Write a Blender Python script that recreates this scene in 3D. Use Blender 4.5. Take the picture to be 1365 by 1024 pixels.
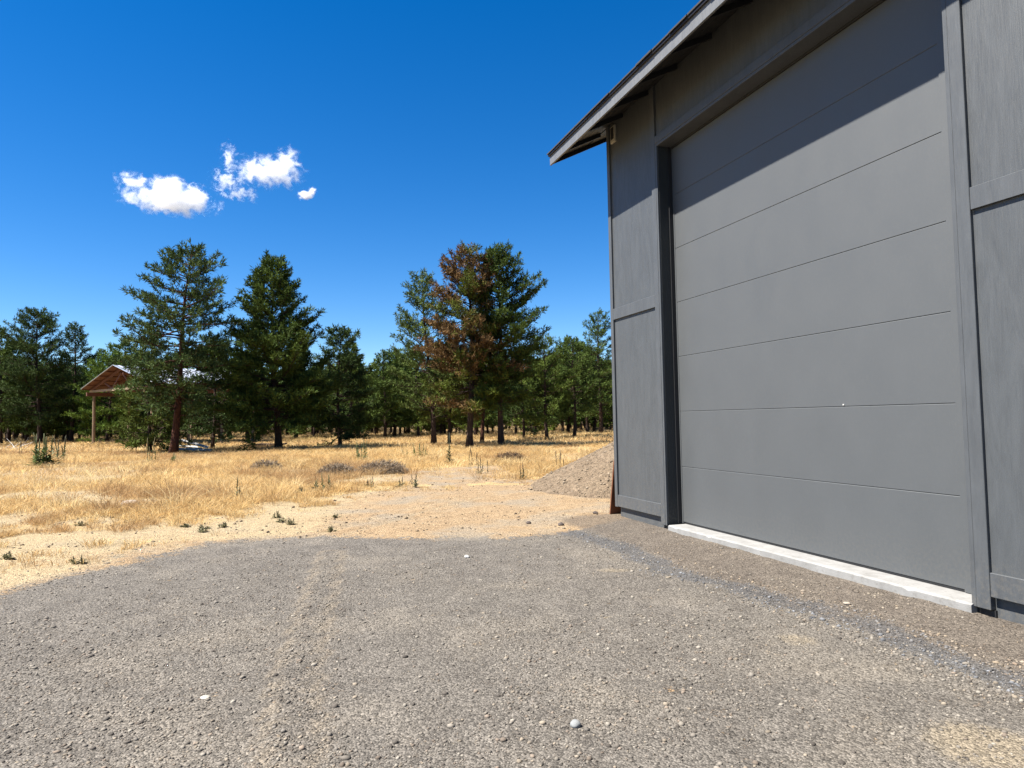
import bpy, math, random
import numpy as np
from mathutils import Matrix, Vector

for o in list(bpy.data.objects): bpy.data.objects.remove(o)
SC = bpy.context.scene
COL = SC.collection

# ------------------------------------------------------------------ camera
CAM_H = 1.1612                      # metres above the garage slab (z = 0)
PITCH, ROLL, YAW = 0.05203, -0.01701, 0.33173
F = Vector((0, math.cos(PITCH), math.sin(PITCH))); R0 = Vector((1, 0, 0)); U0 = R0.cross(F)
RX = R0 * math.cos(ROLL) + U0 * math.sin(ROLL); UP = U0 * math.cos(ROLL) - R0 * math.sin(ROLL)
cam = bpy.data.cameras.new('camera'); cam.sensor_width = 36.0; cam.lens = 24.0
cam.clip_start = 0.05; cam.clip_end = 30000
co = bpy.data.objects.new('camera', cam); COL.objects.link(co)
co.matrix_world = Matrix(((RX.x, UP.x, -F.x, 0), (RX.y, UP.y, -F.y, 0), (RX.z, UP.z, -F.z, CAM_H), (0, 0, 0, 1)))
SC.camera = co

# ------------------------------------------------------------------ sky, sun, exposure
DV = Vector((-math.sin(YAW), math.cos(YAW), 0))     # along the garage front, away from the camera
NV = Vector((math.cos(YAW), math.sin(YAW), 0))      # into the garage
SUN_EL, SUN_OFF = math.radians(57.6), math.radians(-0.2)
hs = -NV * math.cos(SUN_OFF) - DV * math.sin(SUN_OFF)
SUN = (hs * math.cos(SUN_EL) + Vector((0, 0, math.sin(SUN_EL)))).normalized()
world = bpy.data.worlds.new('World'); SC.world = world; world.use_nodes = True
wn, wl = world.node_tree.nodes, world.node_tree.links
sky = wn.new('ShaderNodeTexSky'); sky.sky_type = 'NISHITA'; sky.sun_disc = False
sky.sun_elevation = SUN_EL; sky.sun_rotation = math.atan2(hs.x, hs.y)
sky.altitude = 1300; sky.air_density = 1.0; sky.dust_density = 0.0; sky.ozone_density = 3.0
hsv = wn.new('ShaderNodeHueSaturation'); hsv.inputs['Hue'].default_value = 0.506; hsv.inputs['Saturation'].default_value = 1.40
wl.new(sky.outputs[0], hsv.inputs['Color']); wl.new(hsv.outputs[0], wn['Background'].inputs[0])
wn['Background'].inputs[1].default_value = 0.053
sl = bpy.data.lights.new('sun', 'SUN'); sl.energy = 5.0; sl.angle = math.radians(0.53); sl.color = (1.0, 0.955, 0.88)
so = bpy.data.objects.new('sun', sl); COL.objects.link(so)
so.rotation_euler = SUN.to_track_quat('Z', 'Y').to_euler(); so.location = (0, 0, 60)
SC.view_settings.view_transform = 'Standard'; SC.view_settings.look = 'None'
SC.view_settings.gamma = 1.0; SC.view_settings.exposure = 1.74; SC.view_settings.use_curve_mapping = False
SC.render.engine = 'CYCLES'
cy = SC.cycles
cy.use_denoising = True; cy.denoiser = 'OPENIMAGEDENOISE'; cy.denoising_input_passes = 'RGB_ALBEDO_NORMAL'; cy.denoising_prefilter = 'NONE'; cy.max_bounces = 14; cy.diffuse_bounces = 2; cy.glossy_bounces = 2
cy.transmission_bounces = 3; cy.transparent_max_bounces = 8; cy.volume_bounces = 14
cy.caustics_reflective = False; cy.caustics_refractive = False
cy.volume_step_rate = 1.0; cy.volume_max_steps = 256

rng = np.random.default_rng(11)
random.seed(11)

# ------------------------------------------------------------------ helpers
def tag(o, label=None, cat=None, group=None, kind=None):
    if label: o['label'] = label
    if cat: o['category'] = cat
    if group: o['group'] = group
    if kind: o['kind'] = kind
    return o

def empty(name, loc=(0, 0, 0), rz=0.0):
    o = bpy.data.objects.new(name, None); COL.objects.link(o)
    o.location = loc; o.rotation_euler = (0, 0, rz); o.empty_display_size = 0.2
    return o

def link(name, me, mat=None, parent=None):
    o = bpy.data.objects.new(name, me); COL.objects.link(o)
    if mat is not None and len(me.materials) == 0: me.materials.append(mat)
    if parent is not None: o.parent = parent
    return o

def tri_mesh(name, V, T, col=None, smooth=False, extra=None):
    V = np.ascontiguousarray(V, dtype=np.float32); T = np.ascontiguousarray(T, dtype=np.int32)
    k = T.shape[1]
    me = bpy.data.meshes.new(name)
    me.vertices.add(len(V)); me.vertices.foreach_set('co', V.ravel())
    me.loops.add(T.size); me.loops.foreach_set('vertex_index', T.ravel())
    me.polygons.add(len(T))
    me.polygons.foreach_set('loop_start', np.arange(0, T.size, k, dtype=np.int32))
    me.polygons.foreach_set('loop_total', np.full(len(T), k, dtype=np.int32))
    if smooth: me.polygons.foreach_set('use_smooth', np.ones(len(T), dtype=bool))
    me.update(calc_edges=True)
    if col is not None:
        a = me.attributes.new('Col', 'FLOAT_COLOR', 'POINT')
        c4 = np.ones((len(V), 4), np.float32); c4[:, :3] = col
        a.data.foreach_set('color', c4.ravel())
    for nm, arr in (extra or {}).items():
        a = me.attributes.new(nm, 'FLOAT', 'POINT'); a.data.foreach_set('value', np.ascontiguousarray(arr, np.float32))
    return me

class MB:
    """collects boxes, bars and tubes into one mesh"""
    def __init__(s): s.v = []; s.f = []
    def add(s, vs, fs):
        b = len(s.v); s.v += [tuple(v) for v in vs]; s.f += [tuple(i + b for i in f) for f in fs]
    def box(s, x0, x1, y0, y1, z0, z1, bev=0.0):
        if x0 > x1: x0, x1 = x1, x0
        if y0 > y1: y0, y1 = y1, y0
        if z0 > z1: z0, z1 = z1, z0
        b = min(bev, (x1-x0)*.45, (y1-y0)*.45, (z1-z0)*.45)
        if b <= 0:
            vs = [(x, y, z) for x in (x0, x1) for y in (y0, y1) for z in (z0, z1)]
            s.add(vs, [(0, 1, 3, 2), (4, 6, 7, 5), (0, 4, 5, 1), (2, 3, 7, 6), (0, 2, 6, 4), (1, 5, 7, 3)]); return s
        # chamfered box: 24 verts
        vs = []; idx = {}
        C = [(x0, x1), (y0, y1), (z0, z1)]
        for ax in range(3):
            for i in (0, 1):
                for j in (0, 1):
                    for k in (0, 1):
                        p = []
                        for a, q in enumerate((i, j, k)):
                            lo, hi = C[a]
                            if a == ax: p.append((lo, hi)[q])
                            else: p.append((lo + b, hi - b)[q])
                        idx[(ax, i, j, k)] = len(vs); vs.append(tuple(p))
        fs = []
        cyc = [(0, 0), (1, 0), (1, 1), (0, 1)]
        for ax in range(3):
            for q in (0, 1):
                f = []
                for c in cyc:
                    t = list(c); t.insert(ax, q); f.append(idx[(ax, *t)])
                fs.append(tuple(f))
        for ax in range(3):     # edges running along ax
            a1, a2 = [a for a in range(3) if a != ax]
            for q1 in (0, 1):
                for q2 in (0, 1):
                    def kk(face, e):
                        t = [0, 0, 0]; t[ax] = e; t[a1] = q1; t[a2] = q2; return idx[(face, *t)]
                    fs.append((kk(a1, 0), kk(a1, 1), kk(a2, 1), kk(a2, 0)))
        for i in (0, 1):
            for j in (0, 1):
                for k in (0, 1):
                    fs.append((idx[(0, i, j, k)], idx[(1, i, j, k)], idx[(2, i, j, k)]))
        s.add(vs, fs); return s
    def bar(s, p, q, w, h, up=(0, 0, 1)):
        p, q = Vector(p), Vector(q); t = (q - p).normalized(); up = Vector(up)
        a = t.cross(up)
        if a.length < 1e-4: a = t.cross(Vector((1, 0, 0)))
        a.normalize(); b = a.cross(t).normalized()
        vs = [c + a * (i * w / 2) + b * (j * h / 2) for c in (p, q) for i, j in ((-1, -1), (1, -1), (1, 1), (-1, 1))]
        s.add(vs, [(0, 1, 2, 3), (7, 6, 5, 4), (0, 4, 5, 1), (1, 5, 6, 2), (2, 6, 7, 3), (3, 7, 4, 0)]); return s
    def tube(s, pts, rad, n=6, cap=True):
        pts = [Vector(p) for p in pts]; b = len(s.v); vs = []
        for i, p in enumerate(pts):
            t = (pts[min(i + 1, len(pts) - 1)] - pts[max(i - 1, 0)]).normalized()
            a = t.cross(Vector((0.3, 0.9, 0.1)));
            if a.length < 1e-3: a = t.cross(Vector((1, 0, 0)))
            a.normalize(); c = t.cross(a)
            r = rad[i] if isinstance(rad, (list, tuple, np.ndarray)) else rad
            vs += [p + a * (math.cos(2*math.pi*k/n) * r) + c * (math.sin(2*math.pi*k/n) * r) for k in range(n)]
        fs = [(i*n+k, i*n+(k+1) % n, (i+1)*n+(k+1) % n, (i+1)*n+k) for i in range(len(pts)-1) for k in range(n)]
        if cap: fs += [tuple(range(n))[::-1], tuple((len(pts)-1)*n+k for k in range(n))]
        s.add(vs, fs); return s
    def mesh(s, name, smooth=False):
        import bmesh
        me = bpy.data.meshes.new(name); me.from_pydata(s.v, [], s.f)
        bm = bmesh.new(); bm.from_mesh(me); bmesh.ops.recalc_face_normals(bm, faces=bm.faces); bm.to_mesh(me); bm.free()
        if smooth: me.polygons.foreach_set('use_smooth', np.ones(len(me.polygons), dtype=bool))
        me.update(); return me
    def build(s, name, mat, parent=None, smooth=False):
        return link(name, s.mesh(name, smooth), mat, parent)

def cuboid(name, mat, parent, x0, x1, y0, y1, z0, z1, bev=0.002):
    return MB().box(x0, x1, y0, y1, z0, z1, bev).build(name, mat, parent)

# ------------------------------------------------------------------ materials
class NT:
    def __init__(s, name):
        s.m = bpy.data.materials.new(name); s.m.use_nodes = True
        s.n = s.m.node_tree.nodes; s.l = s.m.node_tree.links
        s.b = s.n['Principled BSDF']; s.out = s.n['Material Output']
        s.tc = s.n.new('ShaderNodeTexCoord')
    def node(s, t, **kw):
        n = s.n.new(t)
        for k, v in kw.items(): setattr(n, k, v)
        return n
    def set(s, sock, v):
        if hasattr(v, 'is_output') or isinstance(v, bpy.types.NodeSocket): s.l.new(v, sock)
        else: sock.default_value = v
    def mapped(s, scale=(1, 1, 1), coord='Object'):
        m = s.node('ShaderNodeMapping'); s.l.new(s.tc.outputs[coord], m.inputs['Vector']); m.inputs['Scale'].default_value = scale
        return m.outputs[0]
    def noise(s, vec, scale, detail=4, rough=0.55, dist=0.0):
        n = s.node('ShaderNodeTexNoise'); s.l.new(vec, n.inputs['Vector'])
        n.inputs['Scale'].default_value = scale; n.inputs['Detail'].default_value = detail
        n.inputs['Roughness'].default_value = rough; n.inputs['Distortion'].default_value = dist
        return n.outputs[0]
    def voro(s, vec, scale, feat='F1', rnd=1.0):
        n = s.node('ShaderNodeTexVoronoi'); n.feature = feat; s.l.new(vec, n.inputs['Vector']); n.inputs['Scale'].default_value = scale
        n.inputs['Randomness'].default_value = rnd
        return n
    def ramp(s, fac, stops, interp='LINEAR'):
        n = s.node('ShaderNodeValToRGB'); n.color_ramp.interpolation = interp
        e = n.color_ramp.elements
        while len(e) < len(stops): e.new(0.5)
        for el, (p, c) in zip(e, stops):
            el.position = p; el.color = (*c, 1) if not isinstance(c, (int, float)) else (c, c, c, 1)
        s.l.new(fac, n.inputs[0]); return n.outputs[0]
    def mr(s, v, a, b, c=0.0, d=1.0, smooth=False):
        n = s.node('ShaderNodeMapRange');
        if smooth: n.interpolation_type = 'SMOOTHSTEP'
        s.set(n.inputs[0], v)
        for i, q in enumerate((a, b, c, d)): n.inputs[1 + i].default_value = q
        return n.outputs[0]
    def math(s, op, a, b=0.0, clamp=False):
        n = s.node('ShaderNodeMath', operation=op); n.use_clamp = clamp; s.set(n.inputs[0], a); s.set(n.inputs[1], b); return n.outputs[0]
    def mix(s, fac, a, b, blend='MIX'):
        n = s.node('ShaderNodeMix', data_type='RGBA', blend_type=blend)
        s.set(n.inputs[0], fac)
        for i, v in ((6, a), (7, b)):
            if isinstance(v, tuple): v = (*v, 1) if len(v) == 3 else v
            s.set(n.inputs[i], v)
        return n.outputs[2]
    def attr(s, name):
        n = s.node('ShaderNodeAttribute'); n.attribute_name = name; return n
    def bump(s, h, strength=0.3, dist=0.01, normal=None):
        n = s.node('ShaderNodeBump'); s.set(n.inputs['Height'], h); n.inputs['Strength'].default_value = strength
        n.inputs['Distance'].default_value = dist
        if normal is not None: s.l.new(normal, n.inputs['Normal'])
        return n.outputs[0]
    def done(s, base=None, rough=None, normal=None, spec=None, metal=None):
        if base is not None: s.set(s.b.inputs['Base Color'], (*base, 1) if isinstance(base, tuple) else base)
        if rough is not None: s.set(s.b.inputs['Roughness'], rough)
        if normal is not None: s.l.new(normal, s.b.inputs['Normal'])
        if spec is not None: s.b.inputs['Specular IOR Level'].default_value = spec
        if metal is not None: s.b.inputs['Metallic'].default_value = metal
        return s.m

ALB = 0.72          # paint, soil and leaf colours below are written for a brighter key; this brings them to measured reflectance
def painted_wood(name, base, grain=0.5, stain=0.0, rough=0.55, scale=1.0):
    base = tuple(q*ALB for q in base)
    t = NT(name); v = t.mapped((1, 1, 0.07))
    g = t.noise(v, 90 * scale, 6, 0.65, 0.6); big = t.noise(t.mapped((1, 1, 0.22)), 9 * scale, 5, 0.6, 1.2)
    fine = t.noise(t.mapped(), 260, 3, 0.6)
    tone = t.mr(big, 0.3, 0.72, 0.86, 1.12)
    c = t.mix(1.0, base, t.ramp(tone, [(0, 0.0), (1, 1.0)]), 'MULTIPLY')
    n = t.node('ShaderNodeVectorMath', operation='SCALE'); n.inputs[0].default_value = base; t.l.new(tone, n.inputs['Scale']); c = n.outputs[0]
    if stain > 0:
        st = t.noise(t.mapped((1, 1, 0.16)), 26, 6, 0.72, 1.2)
        msk = t.mr(st, 0.52, 0.66, 0, stain, True)
        c = t.mix(msk, c, tuple(q * 0.45 for q in base))
    sx_ = t.node('ShaderNodeSeparateXYZ'); t.l.new(t.tc.outputs['Object'], sx_.inputs[0])
    spl = t.math('MULTIPLY', t.mr(sx_.outputs['Z'], 0.42, -0.05, 0, 1, True), t.mr(t.noise(t.mapped(), 34, 6, 0.75), 0.45, 0.7, 0, 0.45))
    c = t.mix(spl, c, (0.15, 0.13, 0.10))
    h = t.math('ADD', t.math('MULTIPLY', g, 0.75), t.math('MULTIPLY', fine, 0.35))
    nb = t.bump(h, grain, 0.004)
    return t.done(c, t.mr(g, 0.3, 0.7, rough - 0.08, rough + 0.1), nb, 0.45)

def simple(name, base, rough=0.6, nscale=20, var=0.15, bump=0.2, bdist=0.004, metal=0.0, stretch=(1, 1, 1), spec=0.5):
    base = tuple(q*ALB for q in base)
    t = NT(name); f = t.noise(t.mapped(stretch), nscale, 5, 0.6)
    n = t.node('ShaderNodeVectorMath', operation='SCALE'); n.inputs[0].default_value = base
    t.l.new(t.mr(f, 0.25, 0.75, 1 - var, 1 + var), n.inputs['Scale'])
    f2 = t.noise(t.mapped(stretch), nscale * 4, 4, 0.6)
    return t.done(n.outputs[0], rough, t.bump(f2, bump, bdist), spec, metal)

def vcol(name, rough=0.7, trans=0.0, spec=0.3):
    t = NT(name); a_ = t.attr('Col')
    a = t.node('ShaderNodeVectorMath', operation='SCALE'); t.l.new(a_.outputs['Color'], a.inputs[0]); a.inputs['Scale'].default_value = ALB
    t.done(a.outputs[0], rough, None, spec)
    if trans > 0:
        tr = t.node('ShaderNodeBsdfTranslucent'); t.l.new(a.outputs[0], tr.inputs[0])
        mx = t.node('ShaderNodeMixShader'); mx.inputs[0].default_value = trans
        t.l.new(t.b.outputs[0], mx.inputs[1]); t.l.new(tr.outputs[0], mx.inputs[2]); t.l.new(mx.outputs[0], t.out.inputs[0])
    return t.m

M = {}
M['siding'] = painted_wood('painted_siding', (0.079, 0.085, 0.090), 0.6, 0.22, 0.5)
M['trim'] = painted_wood('painted_trim', (0.085, 0.091, 0.097), 0.35, 0.15, 0.5, 1.4)
M['fascia'] = painted_wood('painted_fascia', (0.165, 0.169, 0.173), 0.3, 0.1, 0.45, 1.4)
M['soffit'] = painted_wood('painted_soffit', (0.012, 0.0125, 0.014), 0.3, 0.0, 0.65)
M['jamb'] = painted_wood('dark_rough_jamb', (0.026, 0.030, 0.031), 0.8, 0.0, 0.6)
M['black'] = simple('black_rubber_and_gap_shade', (0.012, 0.012, 0.013), 0.6, 40, 0.2, 0.1)  # rubber seals, and the shade painted into the gaps below the posts
M['drip'] = simple('dark_bronze_metal', (0.022, 0.018, 0.016), 0.45, 15, 0.2, 0.05, metal=0.3)
M['shingle'] = simple('asphalt_shingle', (0.030, 0.027, 0.026), 0.9, 120, 0.4, 0.5, 0.003)
M['beige'] = simple('beige_plastic', (0.45, 0.42, 0.34), 0.5, 30, 0.08, 0.05)

t = NT('embossed_door_steel')
w_ = t.noise(t.mapped((1, 1, 0.35)), 230, 3, 0.55); big = t.noise(t.mapped((1, 1, 0.6)), 3.0, 4, 0.6)
n_ = t.node('ShaderNodeVectorMath', operation='SCALE'); n_.inputs[0].default_value = (0.0535, 0.0575, 0.0600)
t.l.new(t.mr(big, 0.3, 0.7, 0.98, 1.02), n_.inputs['Scale'])
dust = t.noise(t.mapped((1, 1, 0.5)), 45, 6, 0.7)
dc = t.mix(t.mr(dust, 0.5, 0.8, 0, 0.06), n_.outputs[0], (0.18, 0.17, 0.155))
sx_ = t.node('ShaderNodeSeparateXYZ'); t.l.new(t.tc.outputs['Object'], sx_.inputs[0])
spl = t.math('MULTIPLY', t.mr(sx_.outputs['Z'], 0.5, 0.0, 0, 1, True), t.mr(t.noise(t.mapped(), 40, 6, 0.75), 0.42, 0.7, 0, 0.25))
dc = t.mix(spl, dc, (0.13, 0.115, 0.09))
M['door'] = t.done(dc, t.mr(big, 0.3, 0.7, 0.58, 0.64), t.bump(w_, 0.25, 0.0015), 0.8)

t = NT('concrete'); f1 = t.noise(t.mapped(), 7, 6, 0.65); f2 = t.noise(t.mapped(), 120, 4, 0.6); f3 = t.noise(t.mapped(), 26, 5, 0.7)
cc = t.ramp(f1, [(0.3, (0.164, 0.16, 0.152)), (0.55, (0.215, 0.211, 0.203)), (0.75, (0.242, 0.238, 0.23))])
cc = t.mix(t.mr(f3, 0.55, 0.72, 0, 0.75), cc, (0.133, 0.125, 0.113))
M['concrete'] = t.done(cc, 0.85, t.bump(f2, 0.35, 0.004), 0.3)
M['oldwood'] = simple('brown_weathered_plywood', (0.17, 0.055, 0.018), 0.8, 12, 0.35, 0.4, 0.003, stretch=(1, 1, 0.15))

# ground: attributes hold where the pad, the straw, the drip line and the tracks lie
t = NT('ground_soil')
ob = t.mapped()
n1 = t.noise(ob, 0.9, 6, 0.62); n2 = t.noise(ob, 6.0, 6, 0.65); n3 = t.noise(ob, 38, 5, 0.7); n4 = t.noise(ob, 170, 3, 0.7)
vo = t.voro(ob, 95.0); vo2 = t.voro(ob, 42.0); vo3 = t.voro(ob, 170.0)
dirt = t.ramp(n2, [(0.25, (0.265, 0.182, 0.105)), (0.5, (0.335, 0.235, 0.135)), (0.75, (0.38, 0.28, 0.168))])
dirt = t.mix(t.mr(n1, 0.48, 0.68), dirt, (0.37, 0.283, 0.178))
grey = t.ramp(n2, [(0.25, (0.112, 0.099, 0.084)), (0.5, (0.150, 0.134, 0.114)), (0.78, (0.198, 0.177, 0.150))])
brown = t.ramp(n2, [(0.25, (0.102, 0.083, 0.066)), (0.7, (0.162, 0.134, 0.106))])
straw = t.ramp(n2, [(0.25, (0.34, 0.225, 0.105)), (0.5, (0.43, 0.305, 0.145)), (0.75, (0.47, 0.36, 0.195))])
blue = t.ramp(n3, [(0.3, (0.060, 0.061, 0.064)), (0.7, (0.115, 0.116, 0.119))])
jit = t.math('SUBTRACT', t.math('ADD', t.math('MULTIPLY', n2, 0.6), t.math('MULTIPLY', n3, 0.5)), 0.55)
def mask(nm, amt=0.9, lo=0.35, hi=0.65):
    return t.mr(t.math('ADD', t.attr(nm).outputs['Fac'], t.math('MULTIPLY', jit, amt)), lo, hi, 0, 1, True)
c = t.mix(mask('pad', 3.2, 0.40, 0.60), dirt, grey)
dusty = t.mr(n1, 0.47, 0.66, 0, 0.55, True)
c = t.mix(dusty, c, (0.225, 0.196, 0.158))
c = t.mix(t.math('MULTIPLY', mask('brown', 1.2), 0.75), c, brown)
c = t.mix(t.math('MULTIPLY', mask('drip', 1.5), 0.65), c, blue)
c = t.mix(t.math('MULTIPLY', mask('track', 2.4, 0.35, 1.1), 0.6), c, (0.25, 0.205, 0.15))
c = t.mix(t.math('MULTIPLY', mask('pale', 1.9, 0.35, 1.0), 0.5), c, (0.32, 0.255, 0.165))
c = t.mix(t.math('MULTIPLY', mask('sand', 1.2), 0.65), c, (0.41, 0.325, 0.19))
c = t.mix(mask('straw', 2.6, 0.38, 0.62), c, straw)
c = t.mix(t.math('MULTIPLY', mask('litter', 1.0), 0.8), c, (0.10, 0.068, 0.036))
spk = t.mr(vo.outputs['Color'], 0.1, 0.9, 0.50, 1.50)
sp2 = t.mr(vo3.outputs['Color'], 0.1, 0.9, 0.75, 1.25)
fine = t.mr(n4, 0.3, 0.7, 0.75*ALB, 1.25*ALB)
mul = t.math('MULTIPLY', t.math('MULTIPLY', spk, sp2), fine)
nn = t.node('ShaderNodeVectorMath', operation='SCALE'); t.l.new(c, nn.inputs[0]); t.l.new(mul, nn.inputs['Scale'])
hgt = t.math('ADD', t.math('MULTIPLY', vo.outputs['Distance'], -0.9), t.math('ADD', t.math('MULTIPLY', n3, 0.9), t.math('MULTIPLY', vo2.outputs['Distance'], -0.5)))
hgt = t.math('ADD', hgt, t.math('MULTIPLY', n4, 0.5))
M['ground'] = t.done(nn.outputs[0], 0.95, t.bump(hgt, 0.7, 0.016), 0.15)

t = NT('sandy_gravel'); ob = t.mapped(); v1 = t.voro(ob, 30); v2 = t.voro(ob, 75); n1 = t.noise(ob, 5, 6, 0.65); n2 = t.noise(ob, 90, 4, 0.7)
c = t.ramp(n1, [(0.3, (0.185, 0.135, 0.088)), (0.7, (0.265, 0.20, 0.135))])
s1 = t.math('MULTIPLY', t.mr(v1.outputs['Color'], 0, 1, 0.6*ALB, 1.35*ALB), t.mr(v2.outputs['Color'], 0, 1, 0.7, 1.3))
nn = t.node('ShaderNodeVectorMath', operation='SCALE'); t.l.new(c, nn.inputs[0]); t.l.new(s1, nn.inputs['Scale'])
h = t.math('ADD', t.math('MULTIPLY', v1.outputs['Distance'], -1.0), t.math('MULTIPLY', v2.outputs['Distance'], -0.6))
M['pile'] = t.done(nn.outputs[0], 0.95, t.bump(h, 0.9, 0.03), 0.15)

M['stone'] = vcol('gravel_stone', 0.88, 0, 0.25)
M['grass'] = vcol('dry_grass', 0.75, 0.48, 0.25)
M['needle'] = vcol('pine_needles', 0.8, 0.14, 0.10)
M['leaf'] = vcol('weed_leaves', 0.6, 0.2, 0.3)
def bark(name, a, b):
    t = NT(name); f = t.noise(t.mapped((1, 1, 0.25)), 14, 6, 0.7, 0.8); v = t.voro(t.mapped((1, 1, 0.35)), 9, 'DISTANCE_TO_EDGE')
    c = t.ramp(f, [(0.3, a), (0.7, b)])
    h = t.math('ADD', f, t.math('MULTIPLY', t.mr(v.outputs['Distance'], 0, 0.15), 0.6))
    return t.done(c, 0.9, t.bump(h, 0.8, 0.04), 0.2)
M['bark'] = bark('pine_bark', (0.022, 0.014, 0.010), (0.062, 0.039, 0.028))
M['redbark'] = bark('reddish_pine_bark', (0.034, 0.013, 0.008), (0.088, 0.036, 0.021))
M['logwood'] = simple('peeled_log_post', (0.22, 0.145, 0.085), 0.8, 10, 0.3, 0.4, 0.01, stretch=(1, 1, 0.15))
M['redwood'] = simple('red_brown_truss_timber', (0.115, 0.036, 0.018), 0.75, 8, 0.3, 0.3, 0.01)
M['palewood'] = simple('pale_lumber', (0.34, 0.25, 0.16), 0.75, 10, 0.25, 0.3, 0.01)
M['metalroof'] = simple('galvanised_roof', (0.62, 0.64, 0.66), 0.35, 3, 0.08, 0.1, metal=0.7)
M['whitewood'] = simple('bleached_board', (0.66, 0.64, 0.60), 0.75, 8, 0.2, 0.3, 0.006)

# ------------------------------------------------------------------ value noise (numpy) for masks and relief
_perm = np.random.default_rng(5).random((256, 256))
def vnoise(x, y, s=1.0):
    x = np.asarray(x) / s; y = np.asarray(y) / s
    xi = np.floor(x).astype(int); yi = np.floor(y).astype(int); fx = x - xi; fy = y - yi
    fx = fx*fx*(3-2*fx); fy = fy*fy*(3-2*fy)
    g = lambda i, j: _perm[(xi+i) & 255, (yi+j) & 255]
    return (g(0,0)*(1-fx)+g(1,0)*fx)*(1-fy) + (g(0,1)*(1-fx)+g(1,1)*fx)*fy
def fbm(x, y, s, o=4):
    a, t_, n_ = 0.5, 0, 0
    for k in range(o): t_ = t_ + a*vnoise(np.asarray(x)+13.7*k, np.asarray(y)-7.1*k, s); n_ += a; a *= .5; s *= .5
    return t_/n_
def sstep(a, b, x):
    q = np.clip((x-a)/(b-a), 0, 1); return q*q*(3-2*q)
def polydist(x, y, pts):
    """distance to a polyline"""
    best = np.full(np.shape(x), 1e9)
    for (x0, y0), (x1, y1) in zip(pts[:-1], pts[1:]):
        dx, dy = x1-x0, y1-y0; L = dx*dx+dy*dy
        q = np.clip(((x-x0)*dx+(y-y0)*dy)/L, 0, 1)
        best = np.minimum(best, np.hypot(x-x0-q*dx, y-y0-q*dy))
    return best

D_WALL = 4.2322
def B(u, v, z=0.0):
    p = DV*u + NV*(D_WALL - v); return Vector((p.x, p.y, z))
def u_of(x, y): return x*DV.x + y*DV.y
def v_of(x, y): return D_WALL - (x*NV.x + y*NV.y)

GZ = -0.085
def m_pad(x, y):
    yb = np.interp(x, [-6, -3.8, -3.0, -1.5, 0.1, 0.7, 1.2, 2.0], [6.6, 7.15, 7.35, 7.5, 7.5, 7.85, 8.35, 9.0])
    xl = np.interp(y, [-5, 2.5, 4, 5.1, 6.0, 7.2], [-9, -4.6, -4.1, -3.95, -3.75, -3.4])
    w = (fbm(x, y, 1.1)-.5)*0.9
    return sstep(-0.30, 0.30, np.minimum(yb-y, (x-xl)*0.6) + w*0.75)
def grass_edge(x):
    return np.interp(x, [-30, -14, -9, -7.3, -6.1, -5, -4.2, -3, -1.6, 0.2, 3, 8], [8, 9.6, 10.3, 9.9, 9.9, 9.8, 11.1, 12.4, 13.2, 13.6, 14.2, 15])
BARE = [(-8.9, 12.2, 1.5, 1.1), (-9.9, 16.4, 1.2, 0.9), (-6.2, 10.9, 1.0, 0.7), (-5.3, 17.6, 0.9, 0.7), (-2.6, 14.4, 1.6, 0.8), (-0.9, 17.6, 1.1, 0.8), (-12.5, 18.5, 1.4, 0.9), (0.4, 21.0, 1.2, 0.8)]
def m_straw(x, y):
    w = (fbm(x, y, 2.2)-.5)*3.6
    a = sstep(-0.9, 1.0, y-grass_edge(x)+w)
    hole = sstep(0.54, 0.64, fbm(x+40, y*0.55+3, 3.0))
    for cx, cy_, rx, ry in BARE: a = a*(1-0.92*sstep(1.15, 0.6, np.hypot((x-cx)/rx, (y-cy_)/ry) + (fbm(x, y, 0.7)-.5)*0.9))
    return a*(1-0.8*hole*sstep(34, 16, y))
def m_sparse(x, y):
    e = grass_edge(x); near = np.interp(x, [-14, -6, -4, -2.5, 0.5], [4.0, 4.6, 6.8, 1.8, 1.5])
    return sstep(0, 1, 1-np.clip((e-y)/near, 0, 1)) * (y < e+1)
TRACK1 = [(-1.75, 6.6), (-1.6, 5.9), (-1.35, 4.7), (-1.11, 3.5), (-0.87, 2.7), (-0.6, 1.6)]
DRIP = [(0.55, 7.6), (0.86, 6.93), (1.32, 5.7), (1.94, 4.37), (2.27, 3.25), (2.6, 2.2), (3.0, 1.0)]
TRK2 = [(-1.95, 7.5), (-1.7, 8.3), (-1.25, 9.6), (-0.5, 11.2)]
TRK3 = [(-2.25, 7.5), (-2.0, 8.4), (-1.5, 9.8), (-0.8, 11.4)]
def zground(x, y):
    x = np.asarray(x, float); y = np.asarray(y, float)
    near = sstep(30, 12, np.hypot(x, y))
    z = GZ + (fbm(x, y, 2.5)-.5)*0.07*near + (fbm(x+9, y, 0.45)-.5)*0.024*near + (fbm(x+3, y-5, 9.0)-.5)*0.22*sstep(12, 26, y)*sstep(400, 100, y)
    z = z + 0.022*sstep(0.16, 0.02, polydist(x, y, TRACK1))*(fbm(x, y, 0.2))
    for tr in (TRK2, TRK3): z = z + 0.014*sstep(0.10, 0.05, np.abs(polydist(x, y, tr)-0.08)) - 0.02*sstep(0.10, 0.0, polydist(x, y, tr))
    v = v_of(x, y); u = u_of(x, y)
    nb = sstep(1.2, 0.15, v)*sstep(9.5, 7.8, u)
    z = z*(1-nb) + nb*(-0.072 + (fbm(x, y, 0.3)-.5)*0.03)
    return z

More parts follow.
